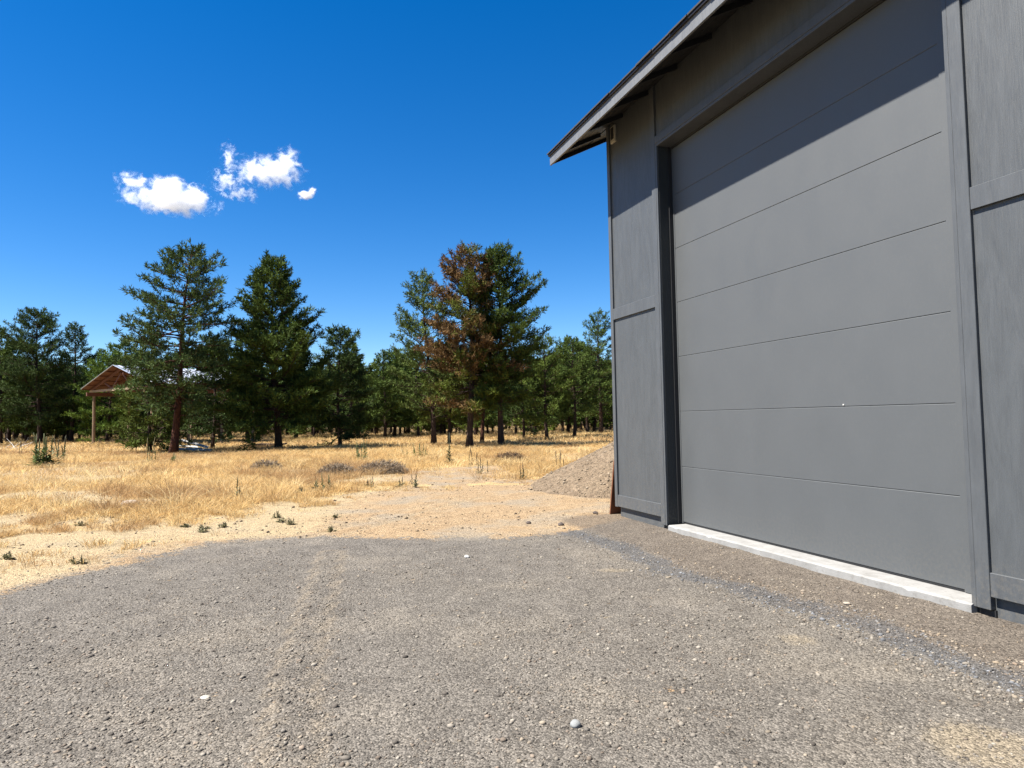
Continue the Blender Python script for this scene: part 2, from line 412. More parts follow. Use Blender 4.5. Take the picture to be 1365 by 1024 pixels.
# ------------------------------------------------------------------ the ground
def axis(lo, hi, step, far, grow=1.16):
    a = list(np.arange(lo, hi+1e-6, step)); s = step; p = hi; up = []
    while p < far: s *= grow; p += s; up.append(p)
    s = step; p = lo; dn = []
    while p > -far: s *= grow; p -= s; dn.append(p)
    return np.array(dn[::-1] + a + up)
gx, gy = axis(-9.0, 4.5, 0.07, 4000), axis(0.8, 15.0, 0.07, 4000)
X, Y = np.meshgrid(gx, gy); X = X.ravel(); Y = Y.ravel()
Z = zground(X, Y)
nx, ny = len(gx), len(gy)
I = (np.arange(ny-1)[:, None]*nx + np.arange(nx-1)[None, :]).ravel()
Q = np.stack([I, I+1, I+1+nx, I+nx], 1)
pad = m_pad(X, Y); st = m_straw(X, Y)
uu, vv = u_of(X, Y), v_of(X, Y)
brn = sstep(1.25, 0.7, vv)*sstep(8.6, 7.6, uu)*0.9 + 0.35*sstep(0.52, 0.64, fbm(X+5, Y, 1.4))*sstep(-0.5, 1.5, X)
drip = sstep(0.26, 0.04, polydist(X+(fbm(X, Y, 0.5)-.5)*0.5, Y, DRIP))*(0.35+0.75*fbm(X+7, Y, 0.7))
trk = np.maximum(sstep(0.07, 0.02, np.abs(polydist(X, Y, TRACK1)-0.11))*0.95, sstep(0.2, 0.05, polydist(X, Y, TRACK1))*0.5) + 0.55*sstep(0.54, 0.66, fbm(X+50, Y*0.6, 1.2))*sstep(-1.5, -2.8, X)
pale = np.maximum(sstep(0.35, 0.1, np.hypot(X-1.75, Y-2.6)), 0.8*sstep(0.22, 0.1, np.hypot((X-0.82), (Y-5.68)*1.6)))
pale = np.maximum(pale, 0.8*sstep(0.2, 0.05, np.hypot(X-1.57, Y-3.88)))
pale = np.maximum(pale, 0.9*sstep(0.12, 0.02, np.abs(polydist(X, Y, TRK2)-0.0))); pale = np.maximum(pale, 0.7*sstep(0.12, 0.02, polydist(X, Y, TRK3)))
pale = np.maximum(pale, 0.75*sstep(0.45, 0.6, fbm(X+21, Y*0.7, 2.3))*sstep(7.6, 9.0, Y)*sstep(-1.5, -3.5, X)*(1-st))
lit = sstep(30, 40, Y + (fbm(X, Y, 6)-.5)*16)*0.30 + 0.75*sstep(44, 58, Y)
sp = m_sparse(X, Y)*sstep(0.50, 0.66, fbm(X+4, Y, 0.7))*0.7
sand = (1-pad)*sstep(-1.2, -3.2, X)*sstep(22, 14, Y)*(0.45+0.6*fbm(X+15, Y, 1.6))
me = tri_mesh('ground', np.stack([X, Y, Z], 1), Q, smooth=True, extra=dict(sand=sand, pad=pad*(1-st), straw=np.maximum(st, sp), brown=brn, drip=drip, track=trk*pad, pale=pale, litter=lit*0.8))
tag(link('ground', me, M['ground']), kind='structure')

# ------------------------------------------------------------------ gravel stones, joined
def rock_base(n, seed):
    r = np.random.default_rng(seed)
    if n == 8:
        V = np.array([(1,0,0),(-1,0,0),(0,1,0),(0,-1,0),(0,0,1),(0,0,-1)], float)
        T = np.array([(0,2,4),(2,1,4),(1,3,4),(3,0,4),(2,0,5),(1,2,5),(3,1,5),(0,3,5)])
    else:
        p = (1+5**.5)/2
        V = np.array([(-1,p,0),(1,p,0),(-1,-p,0),(1,-p,0),(0,-1,p),(0,1,p),(0,-1,-p),(0,1,-p),(p,0,-1),(p,0,1),(-p,0,-1),(-p,0,1)], float)/1.9
        T = np.array([(0,11,5),(0,5,1),(0,1,7),(0,7,10),(0,10,11),(1,5,9),(5,11,4),(11,10,2),(10,7,6),(7,1,8),(3,9,4),(3,4,2),(3,2,6),(3,6,8),(3,8,9),(4,9,5),(2,4,11),(6,2,10),(8,6,7),(9,8,1)])
    V = V*r.uniform(0.72, 1.2, (len(V), 1))
    return V, T
def stones(name, P, S, Cc, n):
    N = len(P); var = []
    for k in range(8):
        V, T = rock_base(n, 100+k); var.append(V)
    var = np.array(var); V = var[rng.integers(0, 8, N)]                      # N,k,3
    a = rng.uniform(0, 2*np.pi, N); ca, sa = np.cos(a), np.sin(a)
    V = V*np.stack([rng.uniform(.8, 1.35, N), rng.uniform(.7, 1.1, N), rng.uniform(.45, .8, N)], 1)[:, None, :]*S[:, None, None]
    V = np.stack([V[..., 0]*ca[:, None]-V[..., 1]*sa[:, None], V[..., 0]*sa[:, None]+V[..., 1]*ca[:, None], V[..., 2]], -1)
    V = V + P[:, None, :]
    k = V.shape[1]
    T = (T[None] + (np.arange(N)*k)[:, None, None]).reshape(-1, 3)
    return V.reshape(-1, 3), T, np.repeat(Cc, k, 0)
def scatter_frustum(n, y0, y1, pw, xmin=-0.95, xmax=0.95):
    q = rng.random(n); y = (y0**pw + q*(y1**pw-y0**pw))**(1/pw)
    x = rng.uniform(xmin, xmax, n)*(y*0.75+0.3); return x, y
def outside_garage(x, y, m=0.0): return (v_of(x, y) > 0.21+m) | (u_of(x, y) > 7.9+m)
GREYS = np.array([(0.20,0.175,0.145),(0.155,0.135,0.112),(0.25,0.22,0.18),(0.105,0.09,0.075),(0.22,0.175,0.135),(0.28,0.25,0.205),(0.18,0.16,0.135),(0.27,0.225,0.17)])
x, y = scatter_frustum(82000, 1.9, 9.5, 0.35)
dens = (0.35 + 1.2*sstep(0.42, 0.62, fbm(x+31, y, 0.8)))*0.6
dn = polydist(x, y, DRIP); dens = np.where(dn < 0.28, 1.0, dens); dens = np.where(polydist(x, y, TRACK1) < 0.2, 1.0, dens)
keep = outside_garage(x, y, 0.0) & (rng.random(len(x)) < dens*(0.12+0.88*m_pad(x, y))); x, y = x[keep], y[keep]
s = np.exp(rng.normal(math.log(0.0042), 0.42, len(x))); s = np.clip(s, 0.0022, 0.018)*np.where(polydist(x, y, DRIP) < 0.3, 1.25, 1.0)
cc = GREYS[rng.integers(0, 8, len(x))]*1.0*rng.uniform(0.6, 1.25, (len(x), 1))
mb_ = (polydist(x+(fbm(x, y, 0.5)-.5)*0.5, y, DRIP) < 0.2) & (rng.random(len(x)) < 0.65); cc[mb_] = cc[mb_].mean(1, keepdims=True)*np.array([0.86, 0.87, 0.90])
nearwall = (v_of(x, y) < 1.0); cc[nearwall] = cc[nearwall]*np.array([1.04, 0.98, 0.91])
nl = 1500; xl_, yl_ = scatter_frustum(nl, 1.9, 10.0, 0.6); kl = outside_garage(xl_, yl_, 0.05) & (rng.random(nl) < 0.15+0.85*m_pad(xl_, yl_)*(0.35+0.9*fbm(xl_+3, yl_, 1.0))); xl_, yl_ = xl_[kl], yl_[kl]
x = np.concatenate([x, xl_]); y = np.concatenate([y, yl_]); s = np.concatenate([s, np.clip(np.exp(rng.normal(math.log(0.0085), 0.33, len(xl_))), 0.006, 0.018)])
cc = np.concatenate([cc, GREYS[rng.integers(0, 8, len(xl_))]*rng.uniform(0.65, 1.15, (len(xl_), 1))])
P = np.stack([x, y, zground(x, y)+s*0.15], 1)
big_ = s > 0.0065
a = stones('g', P[big_], s[big_], cc[big_], 20); b = stones('g', P[~big_], s[~big_], cc[~big_], 8)
V = np.concatenate([a[0], b[0]]); T = np.concatenate([a[1], b[1]+len(a[0])]); Cc = np.concatenate([a[2], b[2]])
tag(link('gravel', tri_mesh('gravel', V, T, Cc), M['stone']), 'loose grey and brown gravel strewn over the driveway pad', 'gravel', kind='stuff')
# clods and pebbles on the tan dirt beyond the pad
x, y = scatter_frustum(9000, 7.0, 16.0, 0.6)
keep = outside_garage(x, y, 0.1) & (rng.random(len(x)) < (1-m_pad(x, y))*(0.2+0.8*sstep(.5, .65, fbm(x, y, 1.0)))); x, y = x[keep], y[keep]
s = np.clip(np.exp(rng.normal(math.log(0.008), 0.5, len(x))), 0.004, 0.035)
cc = np.array([(0.30,0.22,0.14),(0.38,0.30,0.2),(0.12,0.085,0.06),(0.22,0.17,0.12)])[rng.integers(0, 4, len(x))]*rng.uniform(.6, 0.9, (len(x), 1))
a = stones('c', np.stack([x, y, zground(x, y)+s*0.2], 1), s, cc, 8)
tag(link('dirt_clods', tri_mesh('dirt_clods', *a[:2], a[2]), M['stone']), 'small pebbles and clods on the tan dirt past the gravel', 'pebbles', kind='stuff')

def big_stone(x, y, r, sq, colr, label, seed, name='stone'):
    me = bpy.data.meshes.new(name)
    import bmesh
    bm = bmesh.new(); bmesh.ops.create_icosphere(bm, subdivisions=3, radius=1.0)
    rr = np.random.default_rng(seed); k = rr.normal(size=(6, 3)); ph = rr.uniform(0, 6, 6)
    for v in bm.verts:
        d_ = 1+sum(0.05*math.sin(2.2*v.co.dot(Vector(k[i]))+ph[i]) for i in range(6)); v.co = Vector((v.co.x*r*d_*1.15, v.co.y*r*d_, v.co.z*r*sq*d_))
    for f in bm.faces: f.smooth = True
    bm.to_mesh(me); bm.free()
    o = link(name, me, simple('stone_'+str(seed), colr, 0.8, 60/r*0.02, 0.25, 0.5, 0.003))
    o.location = (x, y, float(zground(x, y))+r*sq*0.45); o.rotation_euler = (0, 0, rr.uniform(0, 6))
    return tag(o, label, 'stone', 'loose stones on the ground')
big_stone(-1.43, 3.19, 0.020, 0.3, (0.42, 0.385, 0.32), 'flat whitish stone lying on the gravel beside the tyre track', 1)
big_stone(0.23, 2.81, 0.020, 0.8, (0.22, 0.225, 0.22), 'smooth round grey pebble on the gravel nearest the camera', 2)
big_stone(-0.44, 6.34, 0.022, 0.7, (0.45, 0.43, 0.40), 'small white pebble near the far edge of the grey gravel', 3)
big_stone(2.16, 4.52, 0.02, 0.6, (0.33, 0.28, 0.22), 'pale tan stone on the gravel in front of the concrete sill', 4)
big_stone(-5.95, 10.7, 0.13, 0.55, (0.33, 0.26, 0.19), 'tan dirt-coloured rock at the front edge of the dry grass', 5)
for k, (px, py, r_) in enumerate([(0.17, 8.4, 0.03), (0.55, 8.15, 0.035), (1.05, 8.9, 0.03)]):
    big_stone(px, py, r_, 0.7, (0.07, 0.05, 0.04), ['leftmost of three dark clods on the tan dirt left of the garage corner', 'dark clod in the middle of three on the tan dirt', 'dark clod on the tan dirt closest to the garage corner'][k], 20+k)

# gravel pile behind the garage corner
pc = Vector((3.05, 12.75)); PR, PH = 2.7, 1.42
na, nr = 96, 60
V, T = [], []
for i in range(nr+1):
    r = PR*1.08*i/nr
    for j in range(na):
        a = 2*math.pi*j/na
        x_, y_ = pc.x+r*math.cos(a), pc.y+r*math.sin(a); V.append((x_, y_))
V = np.array(V); r = np.hypot(V[:, 0]-pc.x, V[:, 1]-pc.y)
h = PH*(1-np.sqrt((r/PR)**2+0.02)+0.02)
h = np.maximum(h, -0.25) + (fbm(V[:, 0], V[:, 1], 0.8)-.5)*0.16 + (fbm(V[:, 0]+3, V[:, 1], 0.12)-.5)*0.05
Z = zground(V[:, 0], V[:, 1]) + h
Q = [(i*na+j, i*na+(j+1) % na, (i+1)*na+(j+1) % na, (i+1)*na+j) for i in range(nr) for j in range(na)]
pile = tag(link('gravel_pile', tri_mesh('gravel_pile', np.column_stack([V, Z]), np.array(Q), smooth=True), M['pile']), 'tall cone of tan sandy gravel heaped behind the garage corner', 'gravel pile')
a_ = rng.uniform(0, 2*np.pi, 5200); r = PR*np.sqrt(rng.random(5200))*1.05; x = pc.x+r*np.cos(a_); y = pc.y+r*np.sin(a_)
h = PH*(1-np.sqrt((r/PR)**2+0.02)+0.02); h = np.maximum(h, -0.02) + (fbm(x, y, 0.8)-.5)*0.16
s = np.clip(np.exp(rng.normal(math.log(0.013), 0.5, len(x))), 0.005, 0.06)
cc = np.array([(0.32,0.25,0.17),(0.40,0.32,0.23),(0.22,0.165,0.11),(0.28,0.22,0.16)])[rng.integers(0, 4, len(x))]*rng.uniform(.55, 0.9, (len(x), 1))
a = stones('p', np.stack([x, y, zground(x, y)+h], 1), s, cc, 8)
tag(link('pile_stones', tri_mesh('pile_stones', *a[:2], a[2]), M['stone'], pile), kind='stuff')

# ------------------------------------------------------------------ the garage, built in its own axes: x along the front, y outwards, z up
G = empty('garage', B(0, 0, 0), YAW + math.pi/2)
tag(G, 'tall dark grey garage with board trim and a wide overhead door', 'garage')
PV, TVF, SKV = 0.173, 0.195, 0.150       # panel face, trim face, skirt face
UL, UR, ZE = 7.80, -3.2, 4.95
OL, OR, OZ = 6.592, 3.118, 4.212         # door opening
cuboid('wall', M['siding'], G, OL+0.03, UL-0.02, -0.10, 0.12, -0.35, ZE, 0)
cuboid('wall', M['siding'], G, UR, OR-0.03, -0.10, 0.12, -0.35, ZE, 0)
cuboid('wall', M['siding'], G, OR-0.028, OL+0.028, -0.10, 0.119, OZ+0.03, ZE, 0)
cuboid('wall', M['siding'], G, UL-0.14, UL-0.021, -11.0, -0.102, -0.35, ZE, 0)
cuboid('wall', M['siding'], G, UR, UR+0.12, -11.0, -0.102, -0.35, ZE, 0)
cuboid('wall', M['siding'], G, UR, UL-0.022, -11.12, -11.002, -0.35, ZE, 0)
for sgn, uu_ in ((1, UL-0.14), (1, UR)):
    mbb = MB(); mbb.add([(uu_, -0.1, ZE), (uu_, -11, ZE), (uu_, -5.5, ZE+2.7), (uu_+0.12, -0.1, ZE), (uu_+0.12, -11, ZE), (uu_+0.12, -5.5, ZE+2.7)], [(0, 1, 2), (3, 5, 4), (0, 3, 4, 1), (1, 4, 5, 2), (2, 5, 3, 0)])
    mbb.build('gable_wall', M['siding'], G)
# panels and rails of the siding
def bay(u0, u1, low=True):
    cuboid('siding_panel', M['siding'], G, u0, u1, 0.121, PV, 2.470, ZE, 0)
    if low: cuboid('siding_panel', M['siding'], G, u0, u1, 0.121, PV, 0.12, 2.466, 0)
    cuboid('rail', M['trim'], G, u0+0.001, u1-0.001, PV+0.001, TVF, 2.403, 2.542, 0.0025)
    cuboid('rail', M['trim'], G, u0+0.001, u1-0.001, PV+0.001, TVF, 0.053, 0.196, 0.0025)
    cuboid('skirt_board', M['trim'], G, u0-0.01, u1+0.01, 0.121, SKV, -0.30, 0.050, 0.001)
bay(6.715, 7.728)
us = [2.996, 1.80, 0.60, -0.60, -1.80, -3.1]
for k in range(5): bay(us[k+1]+(0.09 if k < 4 else 0.09), us[k])
def post(u0, u1, z0=-0.028, z1=ZE):
    return cuboid('trim_post', M['trim'], G, u0, u1, 0.121, TVF+0.001, z0, z1, 0.003)
cuboid('corner_trim', M['trim'], G, 7.730, UL, 0.121, TVF+0.001, 0.045, ZE, 0.003)
cuboid('corner_trim', M['trim'], G, UL-0.021, UL+0.004, 0.005, 0.119, 0.045, ZE, 0.003)
post(6.625, 6.713); post(2.998, 3.086)
for k in range(1, 6): post(us[k], us[k]+0.088)
# the opening: jambs, header, stops, seals
cuboid('jamb_board', M['jamb'], G, OL, OL+0.031, 0.006, 0.17, -0.028, OZ+0.03, 0.002)
cuboid('jamb_edge', M['trim'], G, OL+0.001, OL+0.031, 0.1705, TVF-0.002, -0.028, OZ+0.03, 0.002)
cuboid('jamb_board', M['trim'], G, OR-0.030, OR, 0.006, TVF-0.002, -0.028, OZ+0.03, 0.002)
cuboid('header_trim', M['trim'], G, 3.090, 6.621, 0.121, TVF+0.003, OZ+0.032, OZ+0.118, 0.003)
cuboid('header_jamb', M['trim'], G, OR+0.001, OL-0.001, 0.006, TVF-0.001, OZ, OZ+0.030, 0.002)
cuboid('header_panel', M['siding'], G, 3.089, 6.622, 0.121, PV, OZ+0.119, ZE, 0)
D = MB().box(OR-0.1, OL+0.1, -0.06, -0.052, -0.01, OZ+0.3).build('overhead_door', M['black'], G)
D['label'] = 'wide grey overhead door of seven flat embossed steel sections'
PH_ = 0.6096
for k in range(7):
    cuboid('door_section', M['door'], D, OR-0.06, OL+0.06, -0.050, 0.0, k*PH_+0.0016+(0.0 if k else 0.004), (k+1)*PH_-0.0016, 0.003)
    if k: cuboid('section_joint', M['door'], D, OR-0.055, OL+0.055, -0.049, -0.0045, k*PH_-0.0014, k*PH_+0.0014, 0)
cuboid('bottom_seal', M['black'], D, OR+0.002, OL-0.002, -0.045, -0.004, -0.0125, 0.006, 0.002)
MB().tube([(4.25, -0.002, 1.234), (4.25, 0.006, 1.234)], 0.006, 10).build('lock_rivet', M['whitewood'], D)
cuboid('door_stop', M['door'], G, OL-0.028, OL-0.001, 0.001, 0.0055, -0.010, OZ-0.001, 0.001)
cuboid('door_stop', M['door'], G, OR+0.001, OR+0.19, 0.001, 0.0055, -0.010, OZ-0.001, 0.001)
cuboid('weather_strip', M['black'], G, OL-0.012, OL-0.001, 0.008, 0.055, -0.010, OZ-0.001, 0.001)
cuboid('weather_strip', M['black'], G, OR+0.001, OR+0.010, 0.008, 0.05, -0.010, OZ-0.001, 0.001)
cuboid('weather_strip', M['black'], G, OR+0.012, OL-0.014, 0.002, 0.02, OZ-0.02, OZ-0.001, 0.001)
# concrete sill, with a chipped front edge
nseg = 70; mbs = MB(); pts = []
rr = np.random.default_rng(3)
su0, su1 = OR-0.012, OL-0.055
for i in range(nseg+1):
    u_ = su0+(su1-su0)*i/nseg; e = 0.008+0.004*rr.random()+(0.012 if rr.random() < 0.05 else 0); j = 0.003*rr.random()
    pts += [(u_, -0.3, -0.0135), (u_, 0.205-e, -0.0135), (u_, 0.212+j, -0.0135-e), (u_, 0.215+j, -0.35)]
fs = []
for i in range(nseg):
    for k in range(3): fs.append((i*4+k, i*4+k+1, i*4+k+5, i*4+k+4))
fs += [(0, 1, 2, 3), tuple(nseg*4+k for k in (3, 2, 1, 0))]
mbs.add(pts, fs); mbs.build('concrete_sill', M['concrete'], G)
cuboid('footing_gap_shade', M['black'], G, 2.99, OR-0.013, 0.121, 0.165, -0.30, -0.031, 0)  # black blocks stand in for the shade in the gaps under the door posts
cuboid('footing_gap_shade', M['black'], G, OL-0.054, 6.70, 0.121, 0.165, -0.30, -0.031, 0)
# small box under the eave
fx_ = cuboid('wall_box', M['beige'], G, 7.555, 7.675, PV+0.001, PV+0.03, 4.655, 4.87, 0.004)
cuboid('cover_plate', M['black'], fx_, 7.575, 7.655, PV+0.031, PV+0.036, 4.695, 4.85, 0.002)
# roof: eave over the door, rising to a ridge behind
EV, FZ0, FZ1, MP = 0.738, 4.590, 4.722, 0.50
RU0, RU1 = UR-0.6, 8.41
def slope_slab(name, mat, u0, u1, v0, v1, zoff0, zoff1, parent=G):
    """slab following the roof slope between outward distances v0 > v1; z measured from the fascia bottom"""
    zz = lambda v, o: FZ0 + MP*(EV-v) + o
    vs = [(u, v, zz(v, o)) for u in (u0, u1) for v, o in ((v0, zoff0), (v0, zoff1), (v1, zoff1), (v1, zoff0))]
    m_ = MB(); m_.add(vs, [(0, 1, 2, 3), (7, 6, 5, 4), (0, 4, 5, 1), (1, 5, 6, 2), (2, 6, 7, 3), (3, 7, 4, 0)])
    return m_.build(name, mat, parent)
roof = slope_slab('roof', M['shingle'], RU0, RU1, EV-0.001, -5.5, 0.137, 0.165)
roof_b = MB(); zr = FZ0+MP*(EV+5.5)
roof_b.add([(u, v, z) for u in (RU0, RU1) for v, z in ((-5.502, zr+0.137), (-5.502, zr+0.165), (-11.9, zr+0.165-MP*6.4), (-11.9, zr+0.137-MP*6.4))], [(0, 1, 2, 3), (7, 6, 5, 4), (0, 4, 5, 1), (1, 5, 6, 2), (2, 6, 7, 3), (3, 7, 4, 0)])
roof_b.build('rear_slope', M['shingle'], roof)
cuboid('fascia_board', M['fascia'], G, RU0, RU1, EV-0.024, EV, FZ0, FZ1, 0.003)
cuboid('drip_edge', M['drip'], roof, RU0, RU1+0.012, EV+0.001, EV+0.022, FZ1-0.008, FZ1+0.030, 0.001)
slope_slab('rake_board', M['soffit'], RU1-0.024, RU1-0.001, EV-0.026, -5.49, 0.0, 0.135)
slope_slab('rake_drip_edge', M['drip'], RU1+0.001, RU1+0.014, EV+0.0, -5.49, 0.115, 0.165, roof)
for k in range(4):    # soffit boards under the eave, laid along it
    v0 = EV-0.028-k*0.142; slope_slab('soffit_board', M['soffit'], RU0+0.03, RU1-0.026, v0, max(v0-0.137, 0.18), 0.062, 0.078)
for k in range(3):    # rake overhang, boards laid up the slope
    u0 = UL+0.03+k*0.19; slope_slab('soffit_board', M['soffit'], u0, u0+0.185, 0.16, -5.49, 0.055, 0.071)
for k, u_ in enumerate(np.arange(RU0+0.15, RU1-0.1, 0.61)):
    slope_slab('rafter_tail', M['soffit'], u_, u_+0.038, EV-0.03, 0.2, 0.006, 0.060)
n_t = 40; wt = (RU1+0.03-RU0)/n_t
for k in range(n_t):
    j0 = random.uniform(-0.004, 0.006); u0 = RU0+k*wt
    m_ = MB(); zz = FZ0+0.166
    lift = random.uniform(0.0, 0.008); out = EV+0.036+j0
    vs = [(u, v, z) for u in (u0+0.002, u0+wt-0.002) for v, z in ((out, zz-MP*(out-EV)+lift*0.3), (out, zz-MP*(out-EV)+0.014+lift), (EV-0.30, zz+MP*0.30+0.012), (EV-0.30, zz+MP*0.30+0.001))]
    m_.add(vs, [(0, 1, 2, 3), (7, 6, 5, 4), (0, 4, 5, 1), (1, 5, 6, 2), (2, 6, 7, 3), (3, 7, 4, 0)]); m_.build('shingle', M['shingle'], roof)
# plywood scrap leaning on the far side wall
lean = MB()
lean.add([(UL+0.20, 0.188, -0.17), (UL+0.178, 0.188, -0.17), (UL+0.008, 0.188, 0.62), (UL+0.030, 0.188, 0.62), (UL+0.20, -0.75, -0.17), (UL+0.178, -0.75, -0.17), (UL+0.008, -0.75, 0.62), (UL+0.030, -0.75, 0.62)],
         [(0, 1, 2, 3), (7, 6, 5, 4), (0, 4, 5, 1), (1, 5, 6, 2), (2, 6, 7, 3), (3, 7, 4, 0)])
lo = lean.build('leaning_board', M['oldwood']); lo.location = B(0, 0, 0); lo.rotation_euler = (0, 0, YAW+math.pi/2)
tag(lo, 'rust brown board leaning against the garage around the far corner', 'board')

# ------------------------------------------------------------------ pines
def unit(v): return v/np.maximum(np.linalg.norm(v, axis=-1, keepdims=True), 1e-9)
def needles(P, Dr, S, C, n, r, width, spread):
    """tufts of needle triangles: n blades per tuft"""
    N = len(P)
    d = unit(Dr[:, None, :]*(1-spread*0.35) + r.normal(size=(N, n, 3))*spread)
    ln = S[:, None]*r.uniform(0.65, 1.15, (N, n))
    base = P[:, None, :] + Dr[:, None, :]*(S[:, None, None]*r.uniform(-0.55, 0.35, (N, n, 1)))
    side = unit(np.cross(d, r.normal(size=(N, n, 3))))*(width*S[:, None, None])
    tip = base + d*ln[..., None]; mid = base + d*(ln*0.45)[..., None]
    V = np.stack([base - side*0.3, mid + side, tip, mid - side], 2)       # kite
    V = V.reshape(-1, 3); T = np.arange(len(V)).reshape(-1, 4)
    cj = C[:, None, :]*r.uniform(0.75, 1.25, (N, n, 1)); cj = np.repeat(cj.reshape(-1, 3), 4, 0)
    return V, T, cj

def make_pine(seed, H, base, prof, dens=1.0, lean=(0, 0), colour=((0.036, 0.058, 0.020), (0.058, 0.082, 0.026)), tuft=0.20, nn=11, width=0.085,
              r0=None, whorl=0.34, nb=(4, 6), dead=None, upt=(0.05, 0.75), bend=0.0, twig=0.24, bare=0.25, stubs=6):
    """returns (trunk mesh, crown mesh); prof = list of (t, half width) from crown base to the tip"""
    r = np.random.default_rng(seed); mb = MB()
    r0 = r0 or H*0.0165
    ph = r.uniform(0, 6.28)
    def tp(z):
        q = z/H; w = 0.06*math.sin(3.1*q*2+ph)
        return np.array([lean[0]*q + bend*math.sin(math.pi*q) + w, lean[1]*q + 0.05*math.cos(2.2*q*2+ph), z])
    zs = np.linspace(0, H, 15)
    mb.tube([tp(z) for z in zs], [max(r0*(1-z/H)**0.85*(1.0+0.35*math.exp(-z/0.25)), 0.008) for z in zs], 8)
    P, Dd, S, CI = [], [], [], []
    pt = np.array([p[0] for p in prof]); pw = np.array([p[1] for p in prof])
    z = base
    az0 = r.uniform(0, 6.28)
    while z < H-0.12:
        t_ = (z-base)/(H-base); k = r.integers(nb[0], nb[1]+1)
        if t_ > 0.9: k = max(3, k-1)
        az0 += r.uniform(0.4, 1.1)
        for i in range(k):
            az = az0 + 2*math.pi*i/k + r.normal()*0.28
            zz = z + r.normal()*0.16
            if zz > H-0.08: continue
            W = float(np.interp(t_, pt, pw))*(1+0.20*float(np.clip(r.normal(), -1.8, 1.6))); W = max(W, 0.12)
            if r.random() < 0.06: W *= 1.15
            el = upt[0]+(upt[1]-upt[0])*t_**1.3 + r.normal()*0.20*(1-0.65*t_)
            o = tp(min(zz, H)); L = W/max(math.cos(el), 0.5)
            L = min(L, max(0.15, (H + 0.10 - zz)/max(math.sin(el)+0.12, 0.15)))
            d0 = np.array([math.cos(az)*math.cos(el), math.sin(az)*math.cos(el), math.sin(el)])
            ns = 5; pts = [o]; dcur = d0.copy(); sl = L/ns
            for q in range(ns):
                dcur = dcur + np.array([r.normal()*0.10, r.normal()*0.10, r.normal()*0.06 + (0.11 if q > 1 else -0.05)])
                dcur /= np.linalg.norm(dcur); pts.append(pts[-1] + dcur*sl)
            rb = max(0.010, 0.011*L+0.006)
            mb.tube(pts, [rb*(1-0.8*q/ns) for q in range(ns+1)], 4, False)
            pts = np.array(pts)
            # twigs along the limb
            nt = max(3, int(L*dens/twig*1.75))
            hue = r.random()
            for q in range(nt):
                sfrac = bare + (1-bare)*(q+r.random())/nt
                f = min(sfrac*ns, ns-1e-3); ii = int(f); p = pts[ii]+(pts[ii+1]-pts[ii])*(f-ii); dl = unit(pts[ii+1]-pts[ii])
                side = np.cross(dl, [0, 0, 1.0]); side = unit(side)*(1 if q % 2 else -1)
                td = unit(dl*r.uniform(0.5, 1.0) + side*r.uniform(0.15, 0.95) + np.array([0, 0, r.uniform(-0.25, 0.75)]))
                tl = min(0.22 + 0.30*L*(1-sfrac)*r.uniform(0.5, 1.2), 0.75)
                m = max(1, int(tl/0.17))
                for j in range(m):
                    P.append(p + td*tl*(j+0.8)/m + r.normal(size=3)*0.025); Dd.append(unit(td + np.array([0, 0, 0.45]))); S.append(tuft*r.uniform(0.75, 1.25)); CI.append((hue, zz/H, az))
                if tl > 0.3 and nn > 8: mb.tube([p, p+td*tl*0.92], [0.007, 0.004], 3, False)
            P.append(pts[-1]); Dd.append(unit(dcur + np.array([0, 0, 0.4]))); S.append(tuft*1.15); CI.append((hue, zz/H, az))
        z += whorl*r.uniform(0.75, 1.25)*(1.0 if t_ < 0.75 else 0.75)
    for q in range(4):
        P.append(tp(H) - np.array([0, 0, 0.09*q])); Dd.append(unit(np.array([r.normal()*0.2, r.normal()*0.2, 1.0]))); S.append(tuft*1.0); CI.append((0.5, 1.0, 0))
    for q in range(stubs):      # dead stubs on the bare bole
        zz = base*r.uniform(0.35, 1.0); az = r.uniform(0, 6.28); L = r.uniform(0.15, 0.7)
        o = tp(zz); mb.tube([o, o+np.array([math.cos(az)*L, math.sin(az)*L, r.uniform(-0.15, 0.1)*L*2])], [0.016, 0.005], 4, False)
    P, Dd, S, CI = np.array(P), np.array(Dd), np.array(S), np.array(CI)
    c0, c1 = np.array(colour[0]), np.array(colour[1])
    C = 1.6*np.array([1.02, 1.06, 0.72])*(c0 + (c1-c0)*(0.25+0.75*CI[:, :1]))*r.uniform(0.7, 1.2, (len(P), 1))
    if dead is not None:
        dm = dead(CI[:, 0], CI[:, 1], CI[:, 2], P, r)
        C = C*(1-dm[:, None]) + dm[:, None]*np.array([(0.165, 0.094, 0.042)])*r.uniform(0.6, 1.3, (len(P), 1))
    V, T, cc = needles(P, Dd, S, C, nn, r, width, 0.62)
    return mb.mesh('trunk', True), tri_mesh('crown', V, T, cc)

def plant_tree(name, meshes, x, y, label, group=None, rz=0.0, sc=1.0, barkm='bark', sxy=1.0):
    e = empty(name, (x, y, float(zground(x, y))-0.05), rz); e.scale = (sc*sxy, sc*sxy, sc)
    link('trunk', meshes[0], M[barkm], e); link('crown', meshes[1], M['needle'], e)
    return tag(e, label, 'tree', group)

GREEN = ((0.034, 0.055, 0.018), (0.060, 0.084, 0.026))
DARK = ((0.022, 0.038, 0.016), (0.042, 0.062, 0.024))
BLUE = ((0.034, 0.056, 0.026), (0.062, 0.090, 0.040))
OLIVE = ((0.050, 0.066, 0.016), (0.085, 0.102, 0.024))
CON = [(0, 1.7), (0.2, 1.95), (0.45, 1.6), (0.75, 0.95), (1, 0.1)]
FG = 'large pines standing at the near edge of the trees'

